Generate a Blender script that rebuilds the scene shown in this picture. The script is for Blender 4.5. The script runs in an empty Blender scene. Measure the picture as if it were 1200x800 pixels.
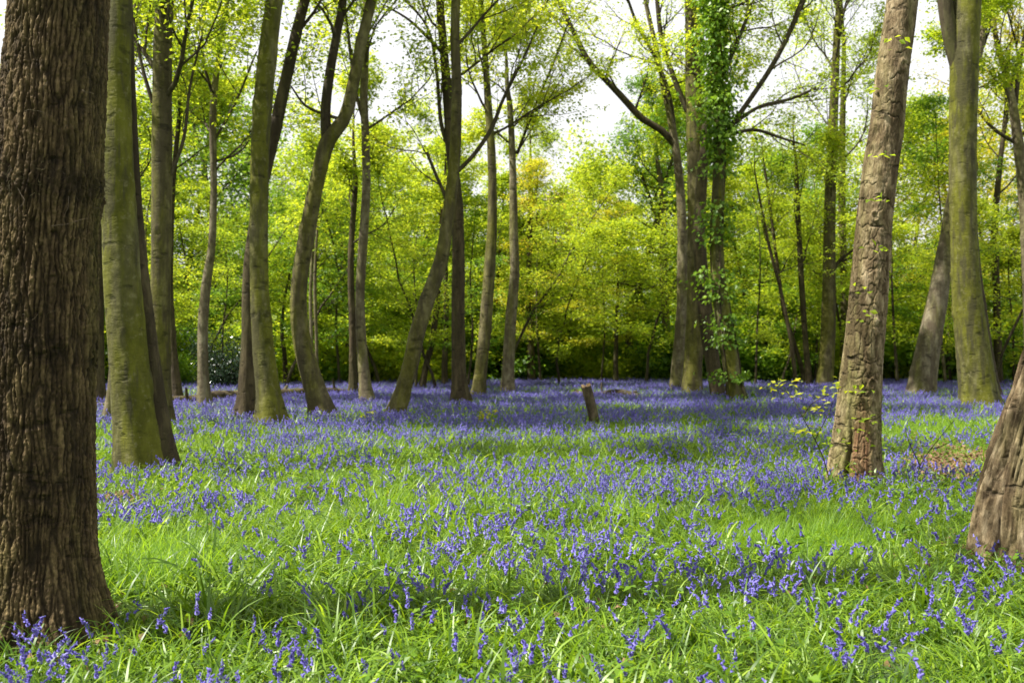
import bpy, math, random
import numpy as np
from mathutils import Vector, Matrix, Euler

PI = math.pi
sc = bpy.context.scene
COL = sc.collection
F, HOR, H = 1167.0, 410.0, 1.5          # photo focal length in pixels, horizon row, eye height

def at(px, py, d):
    """world point seen at photo pixel (px, py) at distance d"""
    return np.array([(px - 600) / F * d, d, H + (HOR - py) / F * d])

# ------------------------------------------------------------------ noise
def _h(i, j, k, s):
    n = (i.astype(np.int64) * 374761393 + j.astype(np.int64) * 668265263 + k.astype(np.int64) * 2147483647 + s * 1274126177) & 0xffffffff
    n = ((n ^ (n >> 13)) * 1274126177) & 0xffffffff
    n = ((n ^ (n >> 16)) * 2246822519) & 0xffffffff
    return ((n ^ (n >> 15)) & 0xffffff) / float(0xffffff)

def vnoise(x, y, z=None, s=0, pu=None):
    """value noise in -1..1; pu: period of x in cells"""
    x = np.asarray(x, float); y = np.asarray(y, float)
    z = np.zeros_like(x) if z is None else np.asarray(z, float)
    xi, yi, zi = np.floor(x), np.floor(y), np.floor(z)
    fx, fy, fz = x - xi, y - yi, z - zi
    fx, fy, fz = [t * t * (3 - 2 * t) for t in (fx, fy, fz)]
    r = 0
    for a in (0, 1):
        xa = xi + a
        if pu: xa = np.mod(xa, pu)
        for b in (0, 1):
            for c in (0, 1):
                w = (fx if a else 1 - fx) * (fy if b else 1 - fy) * (fz if c else 1 - fz)
                r = r + w * _h(xa, yi + b, zi + c, s)
    return r * 2 - 1

def fbm(x, y, z=None, s=0, o=3, pu=None):
    r, a, t = 0, 1.0, 0
    for k in range(o):
        f = 2 ** k
        r = r + a * vnoise(np.asarray(x) * f, np.asarray(y) * f, None if z is None else np.asarray(z) * f, s + k * 7, pu * f if pu else None)
        t += a; a *= .5
    return r / t

def worley(x, y, s=0, pu=None, jit=.9):
    xi, yi = np.floor(x), np.floor(y)
    d1 = np.full(x.shape, 9.0); d2 = d1.copy(); cid = np.zeros_like(x)
    for a in (-1, 0, 1):
        for b in (-1, 0, 1):
            cx, cy = xi + a, yi + b
            hx = np.mod(cx, pu) if pu else cx
            r1 = _h(hx, cy, hx * 0, s); r2 = _h(hx, cy, hx * 0 + 5, s)
            dd = np.hypot(cx + .5 + (r1 - .5) * jit - x, cy + .5 + (r2 - .5) * jit - y)
            m = dd < d1
            d2 = np.where(m, d1, np.minimum(d2, dd)); cid = np.where(m, r1, cid); d1 = np.where(m, dd, d1)
    return d1, d2, cid

# ------------------------------------------------------------------ mesh helpers
def mesh_np(name, V, faces, mats, smooth=True, midx=None, attrs=None):
    """faces: int array (n, 4) or (n, 3)"""
    me = bpy.data.meshes.new(name)
    V = np.asarray(V, np.float32).reshape(-1, 3); faces = np.asarray(faces, np.int32)
    n, k = faces.shape
    me.vertices.add(len(V)); me.vertices.foreach_set('co', V.ravel())
    me.loops.add(n * k); me.loops.foreach_set('vertex_index', faces.ravel())
    me.polygons.add(n); me.polygons.foreach_set('loop_start', np.arange(0, n * k, k, dtype=np.int32))
    me.polygons.foreach_set('use_smooth', np.full(n, smooth))
    for m in mats: me.materials.append(m)
    if midx is not None: me.polygons.foreach_set('material_index', np.asarray(midx, np.int32))
    for an, av in (attrs or {}).items():
        a = me.attributes.new(an, 'FLOAT', 'POINT'); a.data.foreach_set('value', np.asarray(av, np.float32).ravel())
    me.update(calc_edges=True)
    return me

def link(name, me, parent=None, loc=None):
    o = bpy.data.objects.new(name, me); COL.objects.link(o)
    if parent is not None: o.parent = parent
    if loc is not None: o.location = loc
    return o

def tag(o, label=None, cat=None, group=None, kind=None):
    if label: o['label'] = label
    if cat: o['category'] = cat
    if group: o['group'] = group
    if kind: o['kind'] = kind
    return o

class Bag:
    """collects quads of tubes / leaves"""
    def __init__(s): s.V = []; s.Q = []; s.M = []; s.n = 0
    def add(s, V, Q, m=0):
        s.V.append(V); s.Q.append(np.asarray(Q) + s.n); s.M.append(np.full(len(Q), m)); s.n += len(V)
    def tube(s, P, R, S=5, m=0, cap=False):
        V, Q = tube(P, R, S); s.add(V, Q, m)
    def mesh(s, name, mats, smooth=True, off=None):
        V = np.concatenate(s.V)
        if off is not None: V = V - np.asarray(off)
        return mesh_np(name, V, np.concatenate(s.Q), mats, smooth, np.concatenate(s.M) if len(mats) > 1 else None)

def frames(P):
    T = np.gradient(P, axis=0); T /= np.linalg.norm(T, axis=1)[:, None] + 1e-9
    ref = np.array([0, 1, 0.]) if abs(T[0][1]) < .9 else np.array([1, 0, 0.])
    U = np.zeros_like(P); u = ref - T[0] * ref.dot(T[0])
    for i in range(len(P)):
        u = u - T[i] * u.dot(T[i]); u = u / (np.linalg.norm(u) + 1e-9); U[i] = u
    return T, U, np.cross(T, U)

def tube(P, R, S):
    P = np.asarray(P, float); R = np.asarray(R, float)
    T, U, W = frames(P)
    a = np.arange(S) * 2 * PI / S
    ring = U[:, None] * np.cos(a)[None, :, None] + W[:, None] * np.sin(a)[None, :, None]
    V = P[:, None] + ring * R[:, None, None]
    return V.reshape(-1, 3), grid_q(len(P), S)

def grid_q(N, S, wrap=True):
    i = np.arange(N - 1)[:, None]; j = np.arange(S if wrap else S - 1)[None]
    j2 = (j + 1) % S
    return np.stack([i * S + j, i * S + j2, (i + 1) * S + j2, (i + 1) * S + j], -1).reshape(-1, 4)

def spline(P, n):
    """Catmull-Rom through rows of P (any number of columns), n samples by length"""
    P = np.asarray(P, float)
    E = np.vstack([2 * P[0] - P[1], P, 2 * P[-1] - P[-2]])
    out = []
    for i in range(1, len(E) - 2):
        t = np.linspace(0, 1, 24, endpoint=False)[:, None]
        a, b, c, d = E[i - 1], E[i], E[i + 1], E[i + 2]
        out.append(.5 * (2 * b + (c - a) * t + (2 * a - 5 * b + 4 * c - d) * t ** 2 + (3 * b - a - 3 * c + d) * t ** 3))
    out = np.vstack(out + [P[-1:]])
    L = np.r_[0, np.cumsum(np.linalg.norm(np.diff(out[:, :3], axis=0), axis=1))]
    q = np.linspace(0, L[-1], n)
    return np.stack([np.interp(q, L, out[:, k]) for k in range(P.shape[1])], 1)

def leaf_quads(pos, ax, nrm, length, width, fold=.12):
    """rhombic leaves: base, side, tip, side"""
    ax = ax / (np.linalg.norm(ax, axis=1)[:, None] + 1e-9)
    side = np.cross(nrm, ax); side /= np.linalg.norm(side, axis=1)[:, None] + 1e-9
    up = np.cross(ax, side)
    l = length[:, None]; w = width[:, None] * .5
    V = np.stack([pos, pos + ax * l * .45 + side * w + up * w * fold * 3, pos + ax * l - up * l * fold, pos + ax * l * .45 - side * w + up * w * fold * 3], 1)
    n = len(pos)
    return V.reshape(-1, 3), np.arange(n * 4).reshape(n, 4)

# ------------------------------------------------------------------ materials
def newmat(name):
    m = bpy.data.materials.new(name); m.use_nodes = True
    nt = m.node_tree; nt.nodes.clear()
    return m, nt, nt.nodes, nt.links

def N(nodes, t, **kw):
    n = nodes.new(t)
    for k, v in kw.items():
        if k in n.inputs and not hasattr(n, k): n.inputs[k].default_value = v
        else: setattr(n, k, v)
    return n

def ramp(nodes, stops):
    r = nodes.new('ShaderNodeValToRGB'); e = r.color_ramp.elements
    while len(e) < len(stops): e.new(.5)
    for i, (p, c) in enumerate(stops):
        e[i].position = p; e[i].color = (*c, 1) if len(c) == 3 else c
    return r

def g3(v): return (v, v, v)

def leaf_mat(name, cols, trans=.5, rough=.45, spec=.35, tcol=1.5):
    """cols: dark .. light colours picked per leaf, plus per-object tint"""
    m, nt, nd, lk = newmat(name)
    geo = N(nd, 'ShaderNodeNewGeometry'); oi = N(nd, 'ShaderNodeObjectInfo'); tc = N(nd, 'ShaderNodeTexCoord')
    no = N(nd, 'ShaderNodeTexNoise'); no.inputs['Scale'].default_value = .55; no.inputs['Detail'].default_value = 2
    lk.new(tc.outputs['Object'], no.inputs['Vector'])
    a = N(nd, 'ShaderNodeMath', operation='MULTIPLY'); a.inputs[1].default_value = .55; lk.new(geo.outputs['Random Per Island'], a.inputs[0])
    b = N(nd, 'ShaderNodeMath', operation='MULTIPLY_ADD'); b.inputs[1].default_value = .28; lk.new(oi.outputs['Random'], b.inputs[0]); lk.new(a.outputs[0], b.inputs[2])
    c = N(nd, 'ShaderNodeMath', operation='MULTIPLY_ADD'); c.inputs[1].default_value = .9; lk.new(no.outputs['Fac'], c.inputs[0]); lk.new(b.outputs[0], c.inputs[2])
    d = N(nd, 'ShaderNodeMath', operation='SUBTRACT'); d.inputs[1].default_value = .36; lk.new(c.outputs[0], d.inputs[0])
    n = len(cols); r = ramp(nd, [(i / (n - 1), col) for i, col in enumerate(cols)]); lk.new(d.outputs[0], r.inputs['Fac'])
    bs = N(nd, 'ShaderNodeBsdfPrincipled'); bs.inputs['Roughness'].default_value = rough; bs.inputs['Specular IOR Level'].default_value = spec
    lk.new(r.outputs['Color'], bs.inputs['Base Color'])
    tr = N(nd, 'ShaderNodeBsdfTranslucent')
    mx = N(nd, 'ShaderNodeMix', data_type='RGBA', blend_type='MULTIPLY'); mx.inputs['Factor'].default_value = 1
    lk.new(r.outputs['Color'], mx.inputs[6]); mx.inputs[7].default_value = (tcol * 1.14, tcol, tcol * .6, 1)
    lk.new(mx.outputs[2], tr.inputs['Color'])
    ms = N(nd, 'ShaderNodeMixShader'); ms.inputs[0].default_value = trans
    lk.new(bs.outputs[0], ms.inputs[1]); lk.new(tr.outputs[0], ms.inputs[2])
    o = N(nd, 'ShaderNodeOutputMaterial'); lk.new(ms.outputs[0], o.inputs['Surface'])
    return m

M = {}
M['leaf_fresh'] = leaf_mat('leaf_fresh', [(.09, .15, .014), (.18, .27, .018), (.285, .365, .026), (.39, .43, .04)], .55, tcol=2.0)
M['leaf_mid'] = leaf_mat('leaf_mid', [(.040, .10, .010), (.085, .18, .016), (.145, .26, .022), (.22, .34, .035)], .5, tcol=1.8)
M['leaf_yellow'] = leaf_mat('leaf_yellow', [(.16, .21, .015), (.26, .31, .02), (.36, .36, .025), (.42, .34, .05)], .5, tcol=1.9)
M['leaf_bronze'] = leaf_mat('leaf_bronze', [(.16, .21, .02), (.28, .28, .03), (.38, .28, .07), (.42, .24, .08)], .5, tcol=1.7)
M['leaf_holly'] = leaf_mat('leaf_holly', [(.008, .02, .010), (.015, .035, .018), (.03, .06, .03), (.05, .08, .045)], .08, .25, .6, 1.2)
M['leaf_ivy'] = leaf_mat('leaf_ivy', [(.02, .05, .006), (.07, .15, .012), (.15, .27, .018), (.26, .38, .03)], .4, .4, .35, 1.8)
M['grass'] = leaf_mat('grass_blades', [(.024, .068, .007), (.080, .160, .010), (.175, .29, .015), (.34, .45, .06)], .43, .42, .5, 1.85)
M['grass_fine'] = leaf_mat('grass_fine', [(.05, .12, .012), (.11, .22, .016), (.19, .33, .022), (.29, .42, .04)], .5, .45, .4, 1.8)
M['litter'] = leaf_mat('litter', [(.06, .035, .018), (.12, .07, .035), (.20, .125, .065), (.30, .21, .12)], .12, .7, .2)
M['stem'] = leaf_mat('stem_green', [(.06, .11, .02), (.09, .15, .03), (.12, .18, .04)], .1, .5, .3)
M['bell'] = leaf_mat('bell_violet', [(.075, .062, .29), (.135, .112, .45), (.22, .19, .60), (.38, .34, .74)], .35, .5, .3, 1.0)
for n_ in M['bell'].node_tree.nodes:
    if n_.type == 'MIX': n_.inputs[7].default_value = (1.3, 1.1, 1.15, 1)

def bark_mat(name, cols, green=.5, gcol=(.085, .10, .018), bump=.5, scale=6, vert=.25, streak=1.0, attr=False, rough=.85, hlines=0.0):
    """procedural bark: colour noise, algae patches, vertical or horizontal grain bump"""
    m, nt, nd, lk = newmat(name)
    tc = N(nd, 'ShaderNodeTexCoord'); oi = N(nd, 'ShaderNodeObjectInfo')
    ad = N(nd, 'ShaderNodeVectorMath', operation='ADD'); lk.new(tc.outputs['Object'], ad.inputs[0])
    sc_ = N(nd, 'ShaderNodeVectorMath', operation='SCALE'); sc_.inputs['Scale'].default_value = 37.0
    cx = N(nd, 'ShaderNodeCombineXYZ'); lk.new(oi.outputs['Random'], cx.inputs[0]); lk.new(oi.outputs['Random'], cx.inputs[1])
    lk.new(cx.outputs[0], sc_.inputs[0]); lk.new(sc_.outputs[0], ad.inputs[1])
    mp = N(nd, 'ShaderNodeMapping'); mp.inputs['Scale'].default_value = (1, 1, vert); lk.new(ad.outputs[0], mp.inputs['Vector'])
    n1 = N(nd, 'ShaderNodeTexNoise'); n1.inputs['Scale'].default_value = scale; n1.inputs['Detail'].default_value = 8; n1.inputs['Roughness'].default_value = .62
    lk.new(mp.outputs[0], n1.inputs['Vector'])
    n = len(cols); r = ramp(nd, [(.34 + .32 * i / (n - 1), c) for i, c in enumerate(cols)]); lk.new(n1.outputs['Fac'], r.inputs['Fac'])
    # algae
    n2 = N(nd, 'ShaderNodeTexNoise'); n2.inputs['Scale'].default_value = 1.3; n2.inputs['Detail'].default_value = 5; n2.inputs['Roughness'].default_value = .6
    mp2 = N(nd, 'ShaderNodeMapping'); mp2.inputs['Scale'].default_value = (2.2, 2.2, .35); lk.new(ad.outputs[0], mp2.inputs['Vector']); lk.new(mp2.outputs[0], n2.inputs['Vector'])
    mr = N(nd, 'ShaderNodeMapRange'); mr.inputs['From Min'].default_value = .62 - green * .35; mr.inputs['From Max'].default_value = .82 - green * .35
    lk.new(n2.outputs['Fac'], mr.inputs['Value'])
    mu = N(nd, 'ShaderNodeMath', operation='MULTIPLY'); mu.inputs[1].default_value = min(1, .55 + green * .45); lk.new(mr.outputs[0], mu.inputs[0])
    mx = N(nd, 'ShaderNodeMix', data_type='RGBA'); lk.new(mu.outputs[0], mx.inputs[0]); lk.new(r.outputs['Color'], mx.inputs[6])
    gm = N(nd, 'ShaderNodeMix', data_type='RGBA', blend_type='MULTIPLY'); gm.inputs[0].default_value = .55
    gm.inputs[6].default_value = (*gcol, 1)
    rg = ramp(nd, [(.34, g3(.35)), (.66, g3(1.75))]); lk.new(n1.outputs['Fac'], rg.inputs['Fac']); lk.new(rg.outputs['Color'], gm.inputs[7])
    lk.new(gm.outputs[2], mx.inputs[7])
    col = mx.outputs[2]
    n6 = N(nd, 'ShaderNodeTexNoise'); n6.inputs['Scale'].default_value = 11; n6.inputs['Detail'].default_value = 6; n6.inputs['Roughness'].default_value = .7; lk.new(ad.outputs[0], n6.inputs['Vector'])
    r6 = ramp(nd, [(.56, g3(0)), (.64, g3(1))]); lk.new(n6.outputs['Fac'], r6.inputs['Fac'])
    f6 = N(nd, 'ShaderNodeMath', operation='MULTIPLY'); f6.inputs[1].default_value = .38; lk.new(r6.outputs['Color'], f6.inputs[0])
    m6 = N(nd, 'ShaderNodeMix', data_type='RGBA'); lk.new(f6.outputs[0], m6.inputs[0]); lk.new(col, m6.inputs[6]); m6.inputs[7].default_value = (*[min(1, v * 1.25) for v in cols[-1]], 1)
    n7 = N(nd, 'ShaderNodeTexNoise'); n7.inputs['Scale'].default_value = 1.1; n7.inputs['Detail'].default_value = 6; n7.inputs['Roughness'].default_value = .65
    mp7 = N(nd, 'ShaderNodeMapping'); mp7.inputs['Scale'].default_value = (3.5, 3.5, .5); mp7.inputs['Location'].default_value = (5, 9, 2); lk.new(ad.outputs[0], mp7.inputs['Vector']); lk.new(mp7.outputs[0], n7.inputs['Vector'])
    r7 = ramp(nd, [(.50, g3(0)), (.58, g3(.75))]); lk.new(n7.outputs['Fac'], r7.inputs['Fac'])
    m7 = N(nd, 'ShaderNodeMix', data_type='RGBA'); lk.new(r7.outputs['Color'], m7.inputs[0]); lk.new(m6.outputs[2], m7.inputs[6]); m7.inputs[7].default_value = (*cols[0], 1)
    col = m7.outputs[2]
    # dark scars (branch knots and cracks)
    n3 = N(nd, 'ShaderNodeTexNoise'); n3.inputs['Scale'].default_value = 5; n3.inputs['Detail'].default_value = 3
    mp3 = N(nd, 'ShaderNodeMapping'); mp3.inputs['Scale'].default_value = (.8, .8, 1.7); lk.new(ad.outputs[0], mp3.inputs['Vector']); lk.new(mp3.outputs[0], n3.inputs['Vector'])
    r3 = ramp(nd, [(.30, g3(.35)), (.40, g3(1))]); lk.new(n3.outputs['Fac'], r3.inputs['Fac'])
    m3 = N(nd, 'ShaderNodeMix', data_type='RGBA', blend_type='MULTIPLY'); m3.inputs[0].default_value = .8; lk.new(col, m3.inputs[6]); lk.new(r3.outputs['Color'], m3.inputs[7])
    col = m3.outputs[2]
    if attr:      # bark plate tone by mesh: shade painted into real fissures, light onto ridges
        at_ = N(nd, 'ShaderNodeAttribute'); at_.attribute_name = 'plate_shade'
        r4 = ramp(nd, [(0, g3(.38)), (.4, g3(.85)), (1, g3(1.75))]); lk.new(at_.outputs['Fac'], r4.inputs['Fac'])
        m4 = N(nd, 'ShaderNodeMix', data_type='RGBA', blend_type='MULTIPLY'); m4.inputs[0].default_value = 1; lk.new(col, m4.inputs[6]); lk.new(r4.outputs['Color'], m4.inputs[7])
        col = m4.outputs[2]
        at5 = N(nd, 'ShaderNodeAttribute'); at5.attribute_name = 'bare'
        m5 = N(nd, 'ShaderNodeMix', data_type='RGBA'); lk.new(at5.outputs['Fac'], m5.inputs[0]); lk.new(col, m5.inputs[6]); m5.inputs[7].default_value = (.17, .085, .045, 1)
        col = m5.outputs[2]
    bs = N(nd, 'ShaderNodeBsdfPrincipled'); bs.inputs['Roughness'].default_value = rough; bs.inputs['Specular IOR Level'].default_value = .2
    lk.new(col, bs.inputs['Base Color'])
    # grain
    n5 = N(nd, 'ShaderNodeTexNoise'); n5.inputs['Scale'].default_value = 9; n5.inputs['Detail'].default_value = 7; n5.inputs['Roughness'].default_value = .65
    mp5 = N(nd, 'ShaderNodeMapping'); mp5.inputs['Scale'].default_value = (1.2, 1.2, 2.8) if hlines else (3, 3, .5); lk.new(ad.outputs[0], mp5.inputs['Vector']); lk.new(mp5.outputs[0], n5.inputs['Vector'])
    ad5 = N(nd, 'ShaderNodeMath', operation='ADD'); lk.new(n1.outputs['Fac'], ad5.inputs[0]); lk.new(n5.outputs['Fac'], ad5.inputs[1])
    ad6 = N(nd, 'ShaderNodeMath', operation='ADD'); lk.new(ad5.outputs[0], ad6.inputs[0]); lk.new(r3.outputs['Color'], ad6.inputs[1])
    bp = N(nd, 'ShaderNodeBump'); bp.inputs['Strength'].default_value = bump; bp.inputs['Distance'].default_value = .03
    lk.new(ad6.outputs[0], bp.inputs['Height']); lk.new(bp.outputs[0], bs.inputs['Normal'])
    o = N(nd, 'ShaderNodeOutputMaterial'); lk.new(bs.outputs[0], o.inputs['Surface'])
    return m

M['bark_oak'] = bark_mat('bark_oak', [(.034, .022, .010), (.074, .051, .023), (.14, .100, .046)], .42, (.066, .062, .014), 1.0, 24, .35, attr=True)
M['bark_ash'] = bark_mat('bark_ash', [(.044, .029, .014), (.115, .084, .046), (.215, .170, .104)], .42, (.078, .076, .020), .9, 14, .4, attr=True)
M['bark_beech'] = bark_mat('bark_beech', [(.05, .040, .022), (.095, .08, .042), (.17, .15, .075)], .7, (.088, .086, .010), .42, 5, .6, hlines=1)
M['bark_moss'] = bark_mat('bark_moss', [(.045, .040, .02), (.09, .08, .04), (.18, .165, .085)], .9, (.085, .087, .007), .42, 5, .5, hlines=1)
M['bark_brown'] = bark_mat('bark_brown', [(.03, .022, .012), (.055, .042, .021), (.09, .07, .036)], .4, (.04, .04, .010), .6, 7, .3)
M['bark_pale'] = bark_mat('bark_pale', [(.075, .058, .036), (.13, .108, .068), (.22, .195, .125)], .5, (.105, .103, .018), .42, 6, .6, hlines=1)
M['twig'] = bark_mat('bark_twig', [(.03, .022, .013), (.055, .043, .025), (.09, .075, .045)], .4, (.05, .052, .012), .2, 7, .3)
M['deadwood'] = bark_mat('deadwood', [(.035, .025, .016), (.075, .055, .034), (.14, .108, .068)], .5, (.06, .065, .012), .5, 8, .5)
M['cutwood'] = bark_mat('cutwood', [(.30, .18, .09), (.42, .28, .15), (.5, .36, .22)], .02, (.15, .14, .05), .3, 20, 1)

# ground soil
m, nt, nd, lk = newmat('forest_floor'); M['soil'] = m
tc = N(nd, 'ShaderNodeTexCoord'); n1 = N(nd, 'ShaderNodeTexNoise'); n1.inputs['Scale'].default_value = .8; n1.inputs['Detail'].default_value = 9; n1.inputs['Roughness'].default_value = .7
lk.new(tc.outputs['Object'], n1.inputs['Vector'])
r = ramp(nd, [(.3, (.035, .028, .016)), (.45, (.04, .06, .016)), (.6, (.05, .10, .02)), (.75, (.08, .13, .03))]); lk.new(n1.outputs['Fac'], r.inputs['Fac'])
bs = N(nd, 'ShaderNodeBsdfPrincipled'); bs.inputs['Roughness'].default_value = .95; lk.new(r.outputs['Color'], bs.inputs['Base Color'])
n2 = N(nd, 'ShaderNodeTexNoise'); n2.inputs['Scale'].default_value = 30; n2.inputs['Detail'].default_value = 5; lk.new(tc.outputs['Object'], n2.inputs['Vector'])
bp = N(nd, 'ShaderNodeBump'); bp.inputs['Strength'].default_value = .8; bp.inputs['Distance'].default_value = .05; lk.new(n2.outputs['Fac'], bp.inputs['Height']); lk.new(bp.outputs[0], bs.inputs['Normal'])
o = N(nd, 'ShaderNodeOutputMaterial'); lk.new(bs.outputs[0], o.inputs['Surface'])

# ------------------------------------------------------------------ ground
def gz(X, Y):
    X = np.asarray(X, float); Y = np.asarray(Y, float)
    return .05 * fbm(X * .22, Y * .22, s=3, o=3) + .015 * fbm(X * 1.3, Y * 1.3, s=9, o=2) - .02

def gz1(x, y): return float(gz(np.array([x]), np.array([y]))[0])

def axis_(lims, steps):
    out = []
    for (a, b), s in zip(lims, steps): out += list(np.arange(a, b, s))
    return np.array(out + [lims[-1][1]])
xs = axis_([(-600, -60), (-60, -14), (-14, 14), (14, 60), (60, 600)], [60, 2, .3, 2, 60])
ys = axis_([(-60, 2), (2, 22), (22, 80), (80, 900)], [4, .3, 1.5, 60])
XX, YY = np.meshgrid(xs, ys)
ground = link('ground', mesh_np('ground', np.stack([XX, YY, gz(XX, YY)], -1).reshape(-1, 3), grid_q(len(ys), len(xs), False), [M['soil']]))
tag(ground, kind='structure')

# ------------------------------------------------------------------ tree growing
UP = np.array([0, 0, 1.])
def unit(v): return v / (np.linalg.norm(v) + 1e-9)
def rand_perp(d, rng):
    v = rng.normal(size=3); v -= d * v.dot(d); return unit(v)

def limb(rng, p, d, L, r, n=7, wob=.16, up=.05, tip=.3):
    P = [np.array(p, float)]; d = unit(np.array(d, float)); dd = []
    for i in range(n):
        d = unit(d + rng.normal(size=3) * wob + UP * up); P.append(P[-1] + d * L / n); dd.append(d)
    dd.append(d)
    R = r * (1 - (1 - tip) * np.linspace(0, 1, n + 1) ** .8)
    return np.array(P), R, dd

def grow(rng, wood, anchors, p, d, L, r, level, prm):
    """recursive branching; anchors collects (point, direction) for leaves"""
    P, R, D = limb(rng, p, d, L, r, n=8 if level == 0 else 6 if level == 1 else 4, wob=prm.get('wob', .17), up=prm.get('up', .05) if level < 2 else .0)
    wood.tube(P, R, 7 if level == 0 else 5 if level == 1 else 3)
    if level >= prm['levels']:
        for i in range(1, len(P)): anchors.append((P[i], D[i]))
        return
    k = prm['kids'][level]
    for t in np.linspace(.22, 1.0, k):
        f = t * (len(P) - 1); i = min(int(f), len(P) - 2); q = P[i] + (P[i + 1] - P[i]) * (f - i)
        ang = rng.uniform(.45, .95) if t < .98 else rng.uniform(.05, .35)
        a = rand_perp(D[i], rng); a = unit(a * np.array([1, 1, .55]))
        nd_ = D[i] * math.cos(ang) + a * math.sin(ang)
        rr = np.interp(f, np.arange(len(R)), R)
        grow(rng, wood, anchors, q, nd_, L * rng.uniform(.38, .62) * (1.15 - .45 * t), rr * .62, level + 1, prm)

def leaves_from(rng, anchors, per, size, spread, flat=.35, droop=.15):
    if not anchors: return None
    P = np.array([a[0] for a in anchors]); D = np.array([a[1] for a in anchors])
    P = np.repeat(P, per, 0); D = np.repeat(D, per, 0); n = len(P)
    off = rng.normal(size=(n, 3)) * spread * np.array([1, 1, flat])
    ax = D * .5 + rng.normal(size=(n, 3)) * .7; ax[:, 2] = ax[:, 2] * .4 - droop
    nr = rng.normal(size=(n, 3)) * .42 + UP
    l = size * rng.uniform(.6, 1.25, n)
    return leaf_quads(P + off, ax, nr, l, l * rng.uniform(.5, .72, n))

def trunk_mesh(path, flare=.55, lobes=5, seed=0, fine=None, rows=110, S=28, base_z=0.0, flare_h=.28):
    """path rows: x, y, z, r in world; fine(theta, s, P) -> (displacement, plate, bare) or None"""
    Q = spline(path, rows)
    P, R = Q[:, :3], np.maximum(Q[:, 3], .01)
    T, U, W = frames(P)
    th = np.arange(S) * 2 * PI / S
    L = np.r_[0, np.cumsum(np.linalg.norm(np.diff(P, axis=0), axis=1))]
    TH, SS = np.meshgrid(th, L)
    cx, cy = np.cos(TH), np.sin(TH)
    hz = np.clip(P[:, 2] - base_z, 0, 99)[:, None]
    rng = np.random.default_rng(seed)
    ph = rng.uniform(0, 6.28, 3)
    fl = np.exp(-hz / flare_h)
    lob = .55 + .45 * np.cos(lobes * TH + ph[0] + .6 * np.sin(TH + ph[1]))
    rad = R[:, None] * (1 + flare * fl * lob + .22 * flare * np.exp(-hz / (flare_h * 3.5)))
    r0 = R[:, None]
    rad = rad * (1 + .06 * fbm(cx * 1.3 + seed, cy * 1.3, SS * 1.3 / 1.0, s=seed, o=3) + .03 * np.cos(2 * TH + ph[2] + SS * .5))
    plate_shade = np.full(TH.shape, .5); bare = np.zeros(TH.shape)
    if fine is None and rows > 60:
        for k in range(int(3 + L[-1] * 1.1)):
            kt, ks, sz = rng.uniform(0, 6.28), rng.uniform(.3, L[-1]), rng.uniform(.05, .11)
            q_ = np.hypot(np.angle(np.exp(1j * (TH - kt))) * r0, (SS - ks) * .8) / sz
            rad = rad + r0 * .13 * (np.exp(-(q_ - .8) ** 2 * 4) - .9 * np.exp(-q_ ** 2 * 3)) * rng.uniform(.3, 1)
        rad = rad + r0 * .022 * np.sin(SS * 23 + 2 * fbm(cx, cy, SS * 2, s=seed + 3, o=2)) * np.clip(fbm(cx * 2, cy * 2, SS * 1.5, s=seed + 5, o=2) * 2, 0, 1)
    if fine is not None:
        dsp, plate_shade, bare = fine(TH, SS, hz + 0 * TH, r0 + 0 * TH)
        rad = rad + dsp
    ring = U[:, None] * np.cos(TH)[..., None] + W[:, None] * np.sin(TH)[..., None]
    V = P[:, None] + ring * rad[..., None]
    return V.reshape(-1, 3), grid_q(rows, S), plate_shade.ravel(), bare.ravel(), Q

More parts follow.
